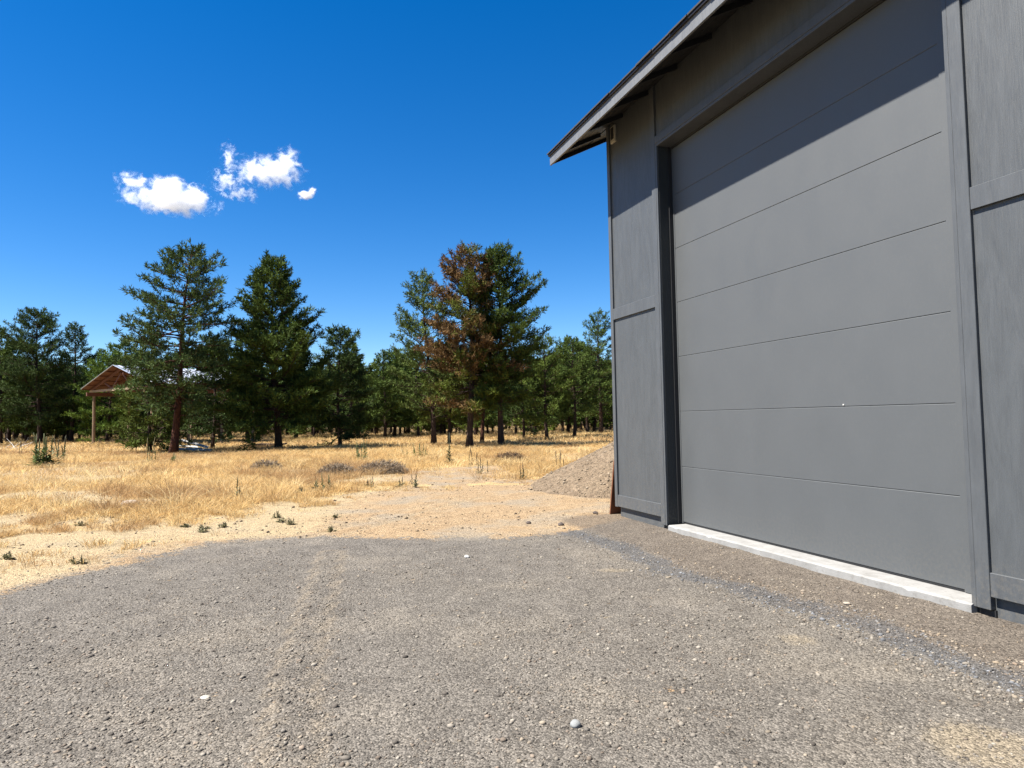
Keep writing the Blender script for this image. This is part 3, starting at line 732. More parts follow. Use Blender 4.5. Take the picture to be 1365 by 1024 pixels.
# open-crowned pine with the reddish leaning bole
tm = make_pine(101, 8.8, 2.0, [(0, 1.3), (0.18, 2.0), (0.5, 2.1), (0.72, 1.5), (0.88, 0.95), (1, 0.12)], 0.95, (0.75, 0.1), ((0.028, 0.046, 0.022), (0.058, 0.082, 0.036)), 0.215, 13, 0.085, 0.165, 0.27, (4, 6), None, (-0.05, 0.5), -0.12, 0.30, 0.30, 7)
plant_tree('pine_tree', tm, -14.34, 28.9, 'tall open-crowned pine with a leaning reddish trunk beside the timber shelter', FG, 0, 1, 'redbark')
# dense dark cone
tm = make_pine(102, 8.75, 1.35, [(0, 2.3), (0.2, 2.45), (0.45, 1.8), (0.7, 1.12), (0.88, 0.5), (1, 0.08)], 1.45, (-0.25, 0), ((0.026, 0.044, 0.014), (0.056, 0.078, 0.022)), 0.20, 10, 0.095, 0.16, 0.23, (6, 7), None, (0.05, 0.8), 0, 0.24, 0.3, 4)
plant_tree('pine_tree', tm, -10.64, 30.9, 'dense dark green cone-shaped pine right of the open-crowned pine', FG)
tm = make_pine(103, 6.1, 0.9, [(0, 1.9), (0.3, 1.7), (0.7, 0.9), (1, 0.1)], 1.3, (0, 0), DARK, 0.2, 10, 0.09, None, 0.3, (5, 6))
plant_tree('pine_tree', tm, -8.75, 34.5, 'shorter dark pine leaning out from behind the dense cone-shaped pine', FG)
# the browning pine and its neighbours
def deadf(h, z, az, P, r):
    s = sstep(0.35, 0.75, h*0.60 + 0.60*np.exp(-((z-0.85)/0.13)**2) + 0.55*np.exp(-((z-0.50)/0.14)**2) + 0.18*(np.cos(az-2.6) > 0) + 0.12*r.normal(size=len(h)))
    return np.clip(s*0.95, 0, 1)*sstep(0.99, 0.95, z)
tm = make_pine(104, 9.0, 1.9, [(0, 1.6), (0.2, 1.9), (0.45, 1.85), (0.7, 1.4), (0.86, 0.95), (1, 0.2)], 1.25, (0.15, 0), OLIVE, 0.2, 11, 0.09, 0.16, 0.25, (5, 6), deadf, (0.02, 0.7), 0, 0.25, 0.3, 5)
plant_tree('pine_tree', tm, -1.91, 30.6, 'half-dead pine with rust brown needles among olive green ones', FG)
tm = make_pine(105, 9.15, 2.0, [(0, 1.4), (0.2, 1.75), (0.45, 1.7), (0.7, 1.25), (0.88, 0.6), (1, 0.1)], 1.35, (-0.1, 0), ((0.028, 0.046, 0.016), (0.052, 0.074, 0.022)), 0.2, 11, 0.09, 0.15, 0.25, (5, 6), None, (0.05, 0.75), 0, 0.25, 0.3, 5)
plant_tree('pine_tree', tm, -0.48, 30.9, 'tall full green pine touching the right side of the half-dead pine', FG)
tm = make_pine(106, 8.9, 1.6, [(0, 1.7), (0.25, 1.9), (0.5, 1.55), (0.75, 0.95), (1, 0.1)], 0.95, (-0.5, 0), ((0.046, 0.066, 0.024), (0.082, 0.104, 0.036)), 0.2, 11, 0.088, None, 0.32, (4, 5), None, (0.15, 0.85), 0, 0.26, 0.3, 5)
plant_tree('pine_tree', tm, -4.05, 35.1, 'slender pale green pine just left of the half-dead pine', FG)
def deadlow(h, z, az, P, r): return sstep(0.45, 0.8, h*0.9 + 0.1*r.normal(size=len(h)))*0.8
tm = make_pine(107, 5.6, 1.3, [(0, 1.6), (0.3, 1.7), (0.7, 1.0), (1, 0.1)], 1.2, (0.1, 0), OLIVE, 0.2, 10, 0.09, None, 0.3, (4, 6), deadlow)
plant_tree('pine_tree', tm, -3.35, 36.6, 'short olive and brown pine under the left side of the half-dead pine', FG)
tm = make_pine(108, 7.2, 2.0, [(0, 1.3), (0.3, 1.5), (0.7, 0.9), (1, 0.1)], 1.0, (0.1, 0), GREEN, 0.2, 10, 0.09)
plant_tree('pine_tree', tm, -1.70, 38.4, 'reddish-trunked pine seen between the half-dead pine and its green neighbour', FG, 0, 1, 'redbark')
tm = make_pine(109, 6.4, 1.5, [(0, 1.5), (0.3, 1.65), (0.65, 1.1), (1, 0.1)], 1.25, (-0.2, 0), ((0.042, 0.064, 0.018), (0.076, 0.100, 0.028)), 0.2, 10, 0.09)
plant_tree('pine_tree', tm, 2.05, 40.6, 'mid-sized bright green pine right of the tallest green pine', FG)
tm = make_pine(110, 6.2, 1.6, [(0, 1.6), (0.3, 1.7), (0.65, 1.15), (1, 0.1)], 1.3, (0.0, 0), GREEN, 0.2, 10, 0.09)
plant_tree('pine_tree', tm, 3.85, 42.6, 'rounded green pine standing alone near the garage corner', FG)
tm = make_pine(111, 5.6, 1.5, [(0, 1.4), (0.3, 1.5), (0.65, 1.0), (1, 0.1)], 1.1, (0.1, 0), DARK, 0.21, 9, 0.095)
plant_tree('pine_tree', tm, 0.6, 41.4, 'dark pine half hidden behind the tallest green pine', FG)
tm = make_pine(112, 8.9, 1.6, [(0, 1.6), (0.3, 1.9), (0.65, 1.3), (1, 0.15)], 1.05, (0.0, 0), GREEN, 0.21, 10, 0.09)
plant_tree('pine_tree', tm, 6.35, 49.5, 'tall pine cut off by the garage corner at the right end of the trees', FG)
# left side
tm = make_pine(113, 9.6, 2.0, [(0, 2.0), (0.3, 2.2), (0.6, 1.7), (0.85, 1.2), (1, 0.3)], 1.1, (-0.3, 0), DARK, 0.22, 9, 0.095)
plant_tree('pine_tree', tm, -33.6, 48.5, 'tall round-topped dark pine near the left edge', FG)
tm = make_pine(114, 9.0, 1.8, [(0, 1.7), (0.3, 1.8), (0.6, 1.35), (1, 0.15)], 0.9, (0.2, 0), DARK, 0.22, 9, 0.095)
plant_tree('pine_tree', tm, -33.2, 51.5, 'thin-topped dark pine right of the round-topped pine at left', FG)
tm = make_pine(115, 6.9, 0.7, [(0, 2.1), (0.25, 2.15), (0.6, 1.5), (1, 0.1)], 1.35, (0.2, 0), ((0.046, 0.076, 0.018), (0.080, 0.116, 0.026)), 0.21, 10, 0.095)
plant_tree('pine_tree', tm, -28.6, 48.3, 'broad bright green pine behind the left post of the timber shelter', FG)
tm = make_pine(116, 5.3, 0.45, [(0, 1.45), (0.3, 1.55), (0.65, 1.05), (1, 0.1)], 1.6, (0.1, 0), ((0.044, 0.062, 0.018), (0.074, 0.092, 0.026)), 0.19, 10, 0.09)
plant_tree('pine_tree', tm, -16.3, 30.6, 'low olive pine hiding the right half of the timber shelter', FG)

tm = make_pine(117, 5.6, 0.8, [(0, 1.6), (0.3, 1.7), (0.65, 1.1), (1, 0.1)], 1.4, (0.1, 0), DARK, 0.2, 10, 0.09)
plant_tree('pine_tree', tm, -15.0, 34.2, 'short dark pine between the leaning reddish trunk and the dense cone-shaped pine', FG)

# woodland behind: a handful of shapes, placed again and again
protos = []
for k in range(7):
    hh = [7.6, 8.4, 7.0, 8.0, 6.6, 9.0, 7.4][k]
    w = [1.7, 1.9, 1.6, 1.5, 1.8, 1.75, 1.4][k]
    cl = [GREEN, DARK, OLIVE, GREEN, OLIVE, GREEN, ((0.040, 0.064, 0.018), (0.070, 0.096, 0.026))][k]
    protos.append(make_pine(200+k, hh, [1.3, 1.5, 1.0, 1.6, 0.6, 1.7, 1.1][k], [(0, w*0.85), (0.25, w), (0.6, w*0.7), (0.85, w*0.38), (1, 0.1)], 0.85, (r_ := random.uniform(-.3, .3), 0), cl, 0.30, 8, 0.115, None, 0.36, (4, 6), None, (0.05, 0.75), 0, 0.34, 0.3, 4))
taken = [(o.location.x, o.location.y) for o in bpy.data.objects if o.name.startswith('pine_tree')]
mid = [(-13.2, 55.1, 4, 1.02), (-16.5, 52.0, 1, 0.95), (-9.6, 58.0, 2, 0.92), (-7.2, 52.0, 0, 0.86), (-5.6, 56.0, 2, 0.95), (1.6, 49.9, 4, 0.85), (5.6, 51.6, 3, 0.80), (-19.6, 50.5, 3, 0.95),
       (-23.5, 55.0, 1, 0.95), (-37.5, 50.0, 5, 0.95), (-40.5, 55.0, 3, 1.0), (-11.5, 48.5, 3, 0.86), (-3.0, 47.5, 6, 0.80), (-30.5, 56.0, 0, 0.95), (-36.2, 45.0, 1, 0.72)]
mid_lab = ['pointed dark pine midway between the dense cone and the slender pale pine', 'dark pine showing left of the pointed one, behind the dense cone-shaped pine', 'olive pine right of the pointed dark pine', 'green pine behind and left of the slender pale pine',
           'small yellow-green pine under the left side of the slender pale pine', 'green pine seen between two trunks right of the half-dead pine', 'slim dark pine close to the garage corner', 'dark pine behind the open-crowned pine and its low neighbour',
           'dark pine behind the roof of the timber shelter', 'big dark pine cut by the left edge of the picture', 'dark pine behind the big one at the left edge', 'slim dark pine behind the dense cone-shaped pine', 'thin pine straight behind the slender pale pine',
           'green pine behind the broad bright green pine at left', 'low dark pine at the far left below the round-topped pine']
for (x_, y_, k, sc), lb in zip(mid, mid_lab):
    plant_tree('pine_tree', protos[k], x_, y_, lb, 'pines at the middle of the wood', random.uniform(0, 6.28), sc, 'bark', random.uniform(.95, 1.15)); taken.append((x_, y_))
n_far, tries = 0, 0
SECT = ['at the far left', 'behind the left post of the shelter', 'behind the leaning reddish trunk', 'behind the dense cone-shaped pine', 'right of the dense cone-shaped pine', 'in the low gap of the tree line', 'behind the slender pale pine', 'behind the half-dead pine', 'left of the gravel pile', 'behind the garage corner']
while n_far < 250 and tries < 20000:
    tries += 1
    y_ = 51+62*random.random()**1.35; x_ = random.uniform(-0.86, 0.20)*y_
    if min((x_-a)**2+(y_-b)**2 for a, b in taken) < (1.9 if y_ < 75 else 1.7)**2: continue
    if -32 < x_ < -12 and 36 < y_ < 54: continue
    taken.append((x_, y_)); n_far += 1
    q_ = x_/y_
    sec = 0 if q_ < -0.66 else 1 if q_ < -0.55 else 2 if q_ < -0.45 else 3 if q_ < -0.36 else 4 if q_ < -0.26 else 5 if q_ < -0.17 else 6 if q_ < -0.08 else 7 if q_ < 0.0 else 8 if q_ < 0.08 else 9
    plant_tree('pine_tree', protos[random.randrange(7)], x_, y_, 'pine deep in the crowded wood ' + SECT[sec], 'crowded pines ' + SECT[sec], random.uniform(0, 6.28), random.uniform(0.66, 0.96)*(1.0 if y_ < 75 else 1.2), 'bark', random.uniform(1.0, 1.35))
# beyond them the wood is one mass
VV, TT, CC = [], [], []; off = 0; TV = []
r = np.random.default_rng(77)
bm_ = MB()
for k in range(320):
    y_ = r.uniform(115, 210); x_ = r.uniform(-0.95, 0.5)*y_; hh = r.uniform(5.5, 8.5); zz = float(zground(x_, y_))
    n_ = 60; q = r.random(n_)**0.7; rad = (1-q)*1.9+0.15; a = r.uniform(0, 6.28, n_)
    P = np.stack([x_+rad*np.cos(a)*r.uniform(.3, 1, n_), y_+rad*np.sin(a)*r.uniform(.3, 1, n_), zz+1.3+q*(hh-1.3)], 1)
    Dd = unit(np.stack([np.cos(a), np.sin(a), np.full(n_, 0.7)], 1)); S = np.full(n_, 0.62)
    C = np.array([(0.034, 0.054, 0.020)])*r.uniform(.7, 1.4)*np.ones((n_, 1))
    V, T, c_ = needles(P, Dd, S, C, 5, r, 0.18, 0.7)
    VV.append(V); TT.append(T+off); CC.append(c_); off += len(V)
    bm_.tube([(x_, y_, zz-0.1), (x_+r.normal()*0.1, y_, zz+hh*0.8)], [0.12, 0.04], 5, False)
fw = tag(link('distant_wood', tri_mesh('distant_wood', np.concatenate(VV), np.concatenate(TT), np.concatenate(CC)), M['needle']), 'far-off pine wood closing the view behind the trees', 'wood', kind='stuff')
tr_ = bm_.build('trunks', M['bark'], fw); tag(tr_, kind='stuff')

# ------------------------------------------------------------------ dry grass
def blades(X, Y, hgt, nb_, wid, cols, r, spread=0.10, lean=1.7):
    N = len(X); Zg = zground(X, Y)
    a = r.uniform(0, 2*np.pi, (N, nb_)); rad = spread*np.sqrt(r.random((N, nb_)))*(hgt[:, None]/0.3+0.3)
    bx = X[:, None]+rad*np.cos(a); by = Y[:, None]+rad*np.sin(a); bz = np.repeat(Zg[:, None], nb_, 1)-0.01
    h = hgt[:, None]*r.uniform(0.45, 1.15, (N, nb_)); l = h*lean*np.abs(r.normal(0.5, 0.45, (N, nb_))); a2 = a+r.normal(0, 0.9, (N, nb_))
    tx, ty, tz = bx+l*np.cos(a2), by+l*np.sin(a2), bz+h
    mx, my, mz = bx+l*0.35*np.cos(a2), by+l*0.35*np.sin(a2), bz+h*0.6
    w = wid[:, None]*r.uniform(0.6, 1.3, (N, nb_)); th = r.uniform(0, np.pi, (N, nb_)); sx, sy = np.cos(th)*w, np.sin(th)*w
    V = np.stack([np.stack([bx, by, bz], -1), np.stack([mx+sx, my+sy, mz], -1), np.stack([tx, ty, tz], -1), np.stack([mx-sx, my-sy, mz], -1)], 2).reshape(-1, 3)
    T = np.arange(N*nb_*4).reshape(-1, 4)
    c = cols[:, None, :]*r.uniform(0.75, 1.25, (N, nb_, 1)); c = np.repeat(c.reshape(-1, 3), 4, 0)
    return V, T, c
r = np.random.default_rng(31)
STR = np.array([(0.37, 0.255, 0.110), (0.42, 0.305, 0.140), (0.34, 0.22, 0.090), (0.46, 0.360, 0.190), (0.28, 0.18, 0.080), (0.39, 0.27, 0.125)])*1.92
parts = []
def sow(n, y0, y1, dens, hlo, hhi, nb_, wid, spread, fn=m_straw):
    y = np.sqrt(r.uniform(y0*y0, y1*y1, n)); x = r.uniform(-0.84, 0.36, n)*y
    k = outside_garage(x, y, 0.3) & (r.random(n) < dens*fn(x, y)*(0.30+0.9*sstep(0.34, 0.58, fbm(x+9, y+2, 1.3)))) & (np.hypot(x-pc.x, y-pc.y) > 2.5)
    x, y = x[k], y[k]
    tall = fbm(x+60, y, 2.4); h = (hlo+(hhi-hlo)*np.clip(tall*1.5-0.25, 0, 1))*r.uniform(0.7, 1.25, len(x))
    c = STR[r.integers(0, 6, len(x))]*r.uniform(0.85, 1.15, (len(x), 1))
    br = sstep(0.54, 0.68, fbm(x-20, y+8, 2.0))*0.6; c = c*(1-br[:, None])+br[:, None]*np.array([(0.36, 0.20, 0.095)])
    gr = sstep(0.5, 0.66, fbm(x+90, y*2, 5.0))*sstep(26, 40, y)*0.55; c = c*(1-gr[:, None])+gr[:, None]*np.array([(0.19, 0.165, 0.055)])
    parts.append(blades(x, y, h, nb_, np.full(len(x), wid), c, r, spread))
sow(15000, 9, 18, 0.75, 0.05, 0.18, 22, 0.0034, 0.17)
sow(15000, 17, 32, 0.85, 0.08, 0.22, 17, 0.006, 0.22)
sow(16000, 30, 60, 0.85, 0.14, 0.32, 10, 0.012, 0.30)
sow(9000, 55, 120, 0.8, 0.2, 0.4, 6, 0.03, 0.35)
sow(2600, 9.5, 26, 0.75, 0.16, 0.34, 55, 0.0036, 0.15)
sow(30000, 4.4, 13, 2.2, 0.03, 0.13, 14, 0.0026, 0.08, lambda x, y: m_sparse(x, y)*1.2*sstep(0.43, 0.60, fbm(x+4, y, 0.7))*sstep(0.42, 0.58, fbm(x+14, y, 0.22))*sstep(0.5, -2.5, x))
off = 0; VV, TT, CC = [], [], []
for V, T, c in parts: VV.append(V); TT.append(T+off); CC.append(c); off += len(V)
tag(link('dry_grass', tri_mesh('dry_grass', np.concatenate(VV), np.concatenate(TT), np.concatenate(CC)), M['grass']), 'golden dry grass covering the open meadow', 'grass', kind='stuff')

# ------------------------------------------------------------------ mullein, weeds, sagebrush
def leafy(seed, n_st, h, spread, leaves, cstem, cleaf, ls):
    """upright weeds: returns (stalk meshes joined, leaves mesh)"""
    r = np.random.default_rng(seed); stk = []; LV, LT, LC = [], [], []; o = 0
    for s_ in range(n_st):
        mb = MB()
        a = r.uniform(0, 6.28); d = spread*r.random()**0.5 if n_st > 1 else 0
        b = np.array([d*math.cos(a), d*math.sin(a), 0]); hh = h*r.uniform(0.6, 1.05) if s_ else h
        ln = r.normal(size=2)*0.07*hh
        pts = [b, b+np.array([ln[0]*.3, ln[1]*.3, hh*.45]), b+np.array([ln[0]*.8, ln[1]*.8, hh*.8]), b+np.array([ln[0], ln[1], hh])]
        rr_ = 0.009*h+0.003
        mb.tube(pts, [rr_*0.8, rr_*0.7, rr_*1.4, rr_*0.4], 6)
        st = mb.mesh('stalk', True); at = st.attributes.new('Col', 'FLOAT_COLOR', 'POINT'); at.data.foreach_set('color', np.tile(np.array([*[1.5*q_ for q_ in cstem], 1.0], np.float32), len(st.vertices))); stk.append(st)
        for k in range(leaves):
            q = (k+0.5)/leaves; z = hh*(0.02+0.62*q**1.2); az = r.uniform(0, 6.28); L = ls*(1.15-0.75*q)*r.uniform(.7, 1.2); el = 0.35+0.6*q
            dr = np.array([math.cos(az)*math.cos(el), math.sin(az)*math.cos(el), math.sin(el)]); sd = np.array([-math.sin(az), math.cos(az), 0])*L*0.17
            p = b+np.array([ln[0]*z/hh, ln[1]*z/hh, z])
            m_ = p+dr*L*0.5+np.array([0, 0, 0.03*L]); t_ = p+dr*L-np.array([0, 0, 0.12*L])
            LV += [p, m_+sd, t_, m_-sd]; LT.append((o, o+1, o+2, o+3)); o += 4
            LC += [1.5*np.array(cleaf)*r.uniform(0.6, 1.3)]*4
    return stk, tri_mesh('leaves', np.array(LV), np.array(LT), np.array(LC))
def weed(name, x, y, label, cat, group, *args):
    st, lv = leafy(*args); e = empty(name, (x, y, float(zground(x, y))-0.01))
    [link('stalk', q_, M['leaf'], e) for q_ in st]; link('leaves', lv, M['leaf'], e)
    return tag(e, label, cat, group)
GS, GL, DS = (0.075, 0.085, 0.030), (0.085, 0.110, 0.035), (0.055, 0.042, 0.022)
MG = 'mullein stalks in the dry grass'
weed('mullein_plant', -14.74, 21.4, 'biggest clump of green mullein stalks at the left of the meadow', 'plant', MG, 301, 9, 1.10, 0.30, 26, GS, GL, 0.30)
weed('mullein_plant', -15.78, 23.9, 'narrow mullein clump just right of the biggest clump', 'plant', MG, 302, 5, 0.95, 0.16, 20, (0.065, 0.06, 0.028), (0.075, 0.085, 0.03), 0.2)
weed('mullein_plant', -21.0, 29.2, 'lone brown seed stalk left of the biggest mullein clump', 'plant', MG, 303, 2, 0.7, 0.08, 10, DS, DS, 0.12)
weed('mullein_plant', -11.99, 22.9, 'pair of thin pale stalks left of the leaning reddish trunk', 'plant', MG, 304, 4, 0.85, 0.22, 8, (0.15, 0.12, 0.05), GL, 0.16)
weed('mullein_plant', -11.21, 22.7, 'short green sprig in front of the leaning reddish trunk', 'plant', MG, 305, 4, 0.34, 0.10, 12, GS, GL, 0.16)
weed('mullein_plant', -20.2, 32.2, 'small brown stalk in the grass left of the shelter post', 'plant', MG, 306, 1, 0.5, 0.0, 9, DS, DS, 0.1)
weed('mullein_plant', -4.45, 11.15, 'single spike standing at the front edge of the grass', 'plant', MG, 307, 2, 0.40, 0.05, 16, (0.10, 0.085, 0.035), (0.13, 0.115, 0.05), 0.12)
weed('mullein_plant', -4.69, 21.3, 'bushy green weed in the grass in front of the pointed dark pine', 'plant', MG, 308, 8, 0.66, 0.25, 12, GS, GL, 0.18)
weed('mullein_plant', -3.11, 22.9, 'green weed clump left of the tall dark spike', 'plant', MG, 309, 7, 0.52, 0.22, 12, GS, (0.10, 0.125, 0.04), 0.16)
weed('mullein_plant', -3.7, 23.6, 'smaller green sprig left of the green weed clump', 'plant', MG, 310, 4, 0.30, 0.12, 9, GS, GL, 0.13)
weed('mullein_plant', -1.86, 19.5, 'tall dark leafy spike in front of the half-dead pine', 'plant', MG, 311, 2, 0.92, 0.08, 30, (0.04, 0.042, 0.02), (0.042, 0.055, 0.022), 0.17)
weed('mullein_plant', -1.15, 19.3, 'sparse dark sprig right of the tall dark spike', 'plant', MG, 312, 3, 0.55, 0.15, 8, DS, (0.06, 0.062, 0.03), 0.12)
weed('mullein_plant', -0.70, 16.0, 'thin dark weed standing in the pale grass near the gravel pile', 'plant', MG, 313, 4, 0.42, 0.12, 8, DS, (0.055, 0.055, 0.025), 0.12)
weed('mullein_plant', 0.15, 14.3, 'upright weed closest to the foot of the gravel pile', 'plant', MG, 314, 3, 0.36, 0.06, 9, DS, (0.05, 0.055, 0.025), 0.10)
weed('mullein_plant', -3.47, 12.5, 'green weed at the front edge of the bare dirt below the grey sagebrush', 'plant', MG, 315, 6, 0.34, 0.14, 10, GS, (0.06, 0.075, 0.03), 0.13)
weed('mullein_plant', -3.72, 12.0, 'low dark weed left of the green weed below the sagebrush', 'plant', MG, 316, 4, 0.18, 0.10, 9, DS, (0.045, 0.05, 0.025), 0.1)
weed('mullein_plant', -1.98, 13.1, 'sprawling dark weed in the middle of the bare dirt edge', 'plant', MG, 317, 5, 0.26, 0.26, 9, DS, (0.055, 0.06, 0.028), 0.12)
weed('mullein_plant', -2.75, 13.0, 'bent little weed between the two front clumps', 'plant', MG, 318, 3, 0.24, 0.12, 7, DS, (0.07, 0.075, 0.035), 0.1)
weed('mullein_plant', 1.05, 16.2, 'arching dry twig weed up the slope left of the gravel pile', 'plant', MG, 319, 4, 0.50, 0.3, 4, (0.07, 0.055, 0.03), (0.09, 0.075, 0.04), 0.08)
rl = [(-3.98, 8.35), (-3.70, 8.2), (-3.52, 8.3), (-3.60, 7.95), (-2.95, 8.75), (-2.78, 8.55), (-3.15, 9.15), (-2.35, 9.1), (-4.75, 6.5), (-3.95, 6.25), (-2.1, 7.85), (-5.4, 8.6)]
ORD = ['first', 'second', 'third', 'fourth', 'fifth', 'sixth', 'seventh', 'eighth', 'ninth', 'tenth', 'eleventh', 'twelfth']
rl.sort(key=lambda p: p[0]/p[1])
for k, (x_, y_) in enumerate(rl):
    lb = 'low tufted weed on the bare sand, %s from the left' % ORD[k]
    weed('ground_weed', x_, y_, lb, 'weed', 'low weeds on the bare sand', 340+k, 5, random.uniform(0.05, 0.11), 0.05, 9, (0.10, 0.085, 0.045), (0.10, 0.095, 0.045), 0.07)

def sage(x, y, w, h, label, seed, colr=(0.31, 0.24, 0.165)):
    r = np.random.default_rng(seed); n = int(620*w)
    a = r.uniform(0, 6.28, n); q = np.sqrt(r.random(n)); px, py = w/2*q*np.cos(a), w/2*0.6*q*np.sin(a); pz = h*(1-q**2)**0.5*r.uniform(0.1, 1, n)
    P = np.stack([px, py, pz], 1); Dd = unit(np.stack([np.cos(a)*q, np.sin(a)*q, np.full(n, 0.9)], 1))
    V, T, c = needles(P, Dd, np.full(n, 0.085), np.array([colr])*r.uniform(.7, 1.25, (n, 1)), 6, r, 0.07, 0.6)
    mb = MB()
    for k in range(14):
        a = r.uniform(0, 6.28); d = w*0.36*r.random(); mb.tube([(0.05*math.cos(a), 0.05*math.sin(a), -0.02), (d*.6*math.cos(a), d*.4*math.sin(a), h*.5), (d*math.cos(a), d*.6*math.sin(a), h*.85)], [0.012, 0.008, 0.003], 4, False)
    e = empty('sagebrush', (x, y, float(zground(x, y))))
    link('stems', mb.mesh('stems'), M['bark'], e); link('twigs', tri_mesh('twigs', V, T, c), M['leaf'], e)
    tag(e, label, 'bush', 'grey brush in the meadow')
sage(-3.15, 16.5, 1.25, 0.30, 'widest grey-brown brush at the front of the meadow centre', 401)
sage(-4.15, 16.2, 0.9, 0.25, 'grey-brown brush left of the widest one', 402)
sage(-6.4, 17.8, 0.8, 0.28, 'small grey brush out in the grass at left of centre', 403)
sage(-0.1, 20.5, 1.0, 0.26, 'faded brown brush in the grass right of the dark spike', 404, (0.17, 0.11, 0.065))

# ------------------------------------------------------------------ timber shelter behind the reddish pine
A0, A1 = Vector((-27.03, 44.1, 0)), Vector((-20.9, 39.6, 0))
ax = (A1-A0).normalized(); ay = Vector((-ax.y, ax.x, 0)); SW = (A1-A0).length; SL = 6.5
if ay.y < 0: ay = -ay
sh = empty('timber_shelter', (A0.x, A0.y, -0.1), math.atan2(ax.y, ax.x))
tag(sh, 'open timber pole shelter with red-brown trusses and a pale metal roof', 'shelter')
ZP, RISE, OV = 3.22, 1.12, 0.62
for i, yy in enumerate((0, SL/3, 2*SL/3, SL)):
    for xx in (0, SW):
        MB().tube([(xx, yy, -0.3), (xx+0.02, yy, ZP*0.5), (xx, yy, ZP)], [0.095, 0.09, 0.085], 8).build('post', M['logwood'], sh)
for xx in (0, SW): MB().box(xx-0.07, xx+0.07, -0.45, SL+0.45, ZP+0.002, ZP+0.24).build('eave_beam', M['redwood'], sh)
for i, yy in enumerate(np.linspace(0, SL, 7)):
    tmb = MB(); z0 = ZP+0.26
    tmb.box(-OV, SW+OV, yy-0.03, yy+0.03, z0, z0+0.14)
    tt = tmb.build('truss', M['palewood'] if i == 0 else M['redwood'], sh)
    cm = MB(); m_ = SW/2; rz_ = RISE
    for sg in (-1, 1):
        cm.bar((m_+sg*(m_+OV), yy+0.002, z0+0.07-0.0), (m_, yy+0.002, z0+rz_+0.22), 0.055, 0.15)
        cm.bar((m_+sg*m_*0.33, yy, z0+0.14), (m_+sg*m_*0.60, yy, z0+rz_*0.47), 0.05, 0.10)
        cm.bar((m_+sg*m_*0.33, yy, z0+0.14), (m_+sg*0.06, yy, z0+rz_*0.95), 0.05, 0.10)
    cm.build('rafters', M['redwood'], tt)
slp = math.atan2(RISE+0.15, SW/2+OV)
for sg in (-1, 1):
    for k in range(6):
        q = k/5; pm = MB(); xx = SW/2+sg*(SW/2+OV)*(1-q*0.97); z_ = ZP+0.26+0.15+(RISE+0.15)*q*0.97
        pm.bar((xx, -0.5, z_+0.03), (xx, SL+0.5, z_+0.03), 0.09, 0.05); pm.build('purlin', M['redwood'], sh)
    dm = MB(); za, zb = ZP+0.26+0.15+0.058, ZP+0.26+0.15+RISE+0.15+0.078
    xa, xb = SW/2+sg*(SW/2+OV+0.03), SW/2+sg*0.03
    dm.add([(x, y, z+h) for y in (-0.5, SL+0.5) for x, z in ((xa, za), (xb, zb)) for h in (-0.02, 0.0)], [(0, 1, 3, 2), (4, 6, 7, 5), (0, 4, 5, 1), (2, 3, 7, 6), (0, 2, 6, 4), (1, 5, 7, 3)])
    dm.build('roof_deck', M['redwood'], sh)
    npn = 11
    for k in range(npn):
        y0 = -0.55+(SL+1.1)*k/npn; y1 = y0+(SL+1.1)/npn-0.006; rm = MB(); pts = []
        xs = SW/2+sg*(SW/2+OV+0.06), SW/2+sg*0.02; zs_ = ZP+0.26+0.15+0.065, ZP+0.26+0.15+RISE+0.15+0.065+0.02
        prof = [(0, 0), (0.02, 0.028), (0.05, 0.028), (0.07, 0), (0.46, 0), (0.48, 0.014), (0.52, 0.014), (0.54, 0), (0.96, 0)]
        for q, hgt_ in prof:
            yy = y0+(y1-y0)*q/0.96
            pts += [(xs[0], yy, zs_[0]+hgt_), (xs[1], yy, zs_[1]+hgt_), (xs[0], yy, zs_[0]+hgt_-0.006), (xs[1], yy, zs_[1]+hgt_-0.006)]
        f_ = []
        for q in range(len(prof)-1):
            b_ = q*4; f_ += [(b_, b_+1, b_+5, b_+4), (b_+2, b_+6, b_+7, b_+3), (b_, b_+4, b_+6, b_+2), (b_+1, b_+3, b_+7, b_+5)]
        rm.add(pts, f_); rm.build('roof_sheet', M['metalroof'], sh)
# bleached boards and branches lying by the reddish trunk
bd = [(-15.3, 31.9, 0.5, 1.5, 0.10, 0.02, 'bleached board lying left of the leaning reddish trunk'), (-15.0, 32.2, 0.2, 1.3, 0.22, 0.30, 'upper bleached board tilted on the pile behind the reddish trunk'), (-14.6, 31.5, -0.15, 1.6, 0.06, 0.05, 'lowest bleached board sticking out right of the reddish trunk'), (-15.6, 32.6, 0.9, 1.2, 0.16, 0.12, 'short bleached board at the back of the pile')]
for x_, y_, a, L, z_, tl, lb in bd:
    o = MB().box(-L/2, L/2, -0.11, 0.11, -0.02, 0.02, 0.004).build('board', M['whitewood']); o.location = (x_, y_, float(zground(x_, y_))+z_+0.03+abs(math.sin(tl))*L/2*0.6); o.rotation_euler = (0.35, tl, a)
    tag(o, lb, 'board', 'bleached boards by the reddish pine')
r = np.random.default_rng(9)
lg = MB(); lg.tube([(-1.0, 0, 0.10), (-0.2, 0.05, 0.16), (0.7, -0.03, 0.13), (1.1, 0.05, 0.20)], [0.09, 0.08, 0.07, 0.04], 8)
for k in range(5): a = r.uniform(-1, 1); p = (-0.6+k*0.35, 0, 0.14); lg.tube([p, (p[0]+0.25*a, 0.2*r.normal(), 0.45*r.uniform(0.5, 1))], [0.02, 0.005], 4)
o = lg.build('fallen_log', M['bark']); o.location = (-13.2, 36.5, float(zground(-13.2, 36.5))); o.rotation_euler = (0, 0, 0.15)
tag(o, 'dark fallen log in the grass between the two nearest left pines', 'log')
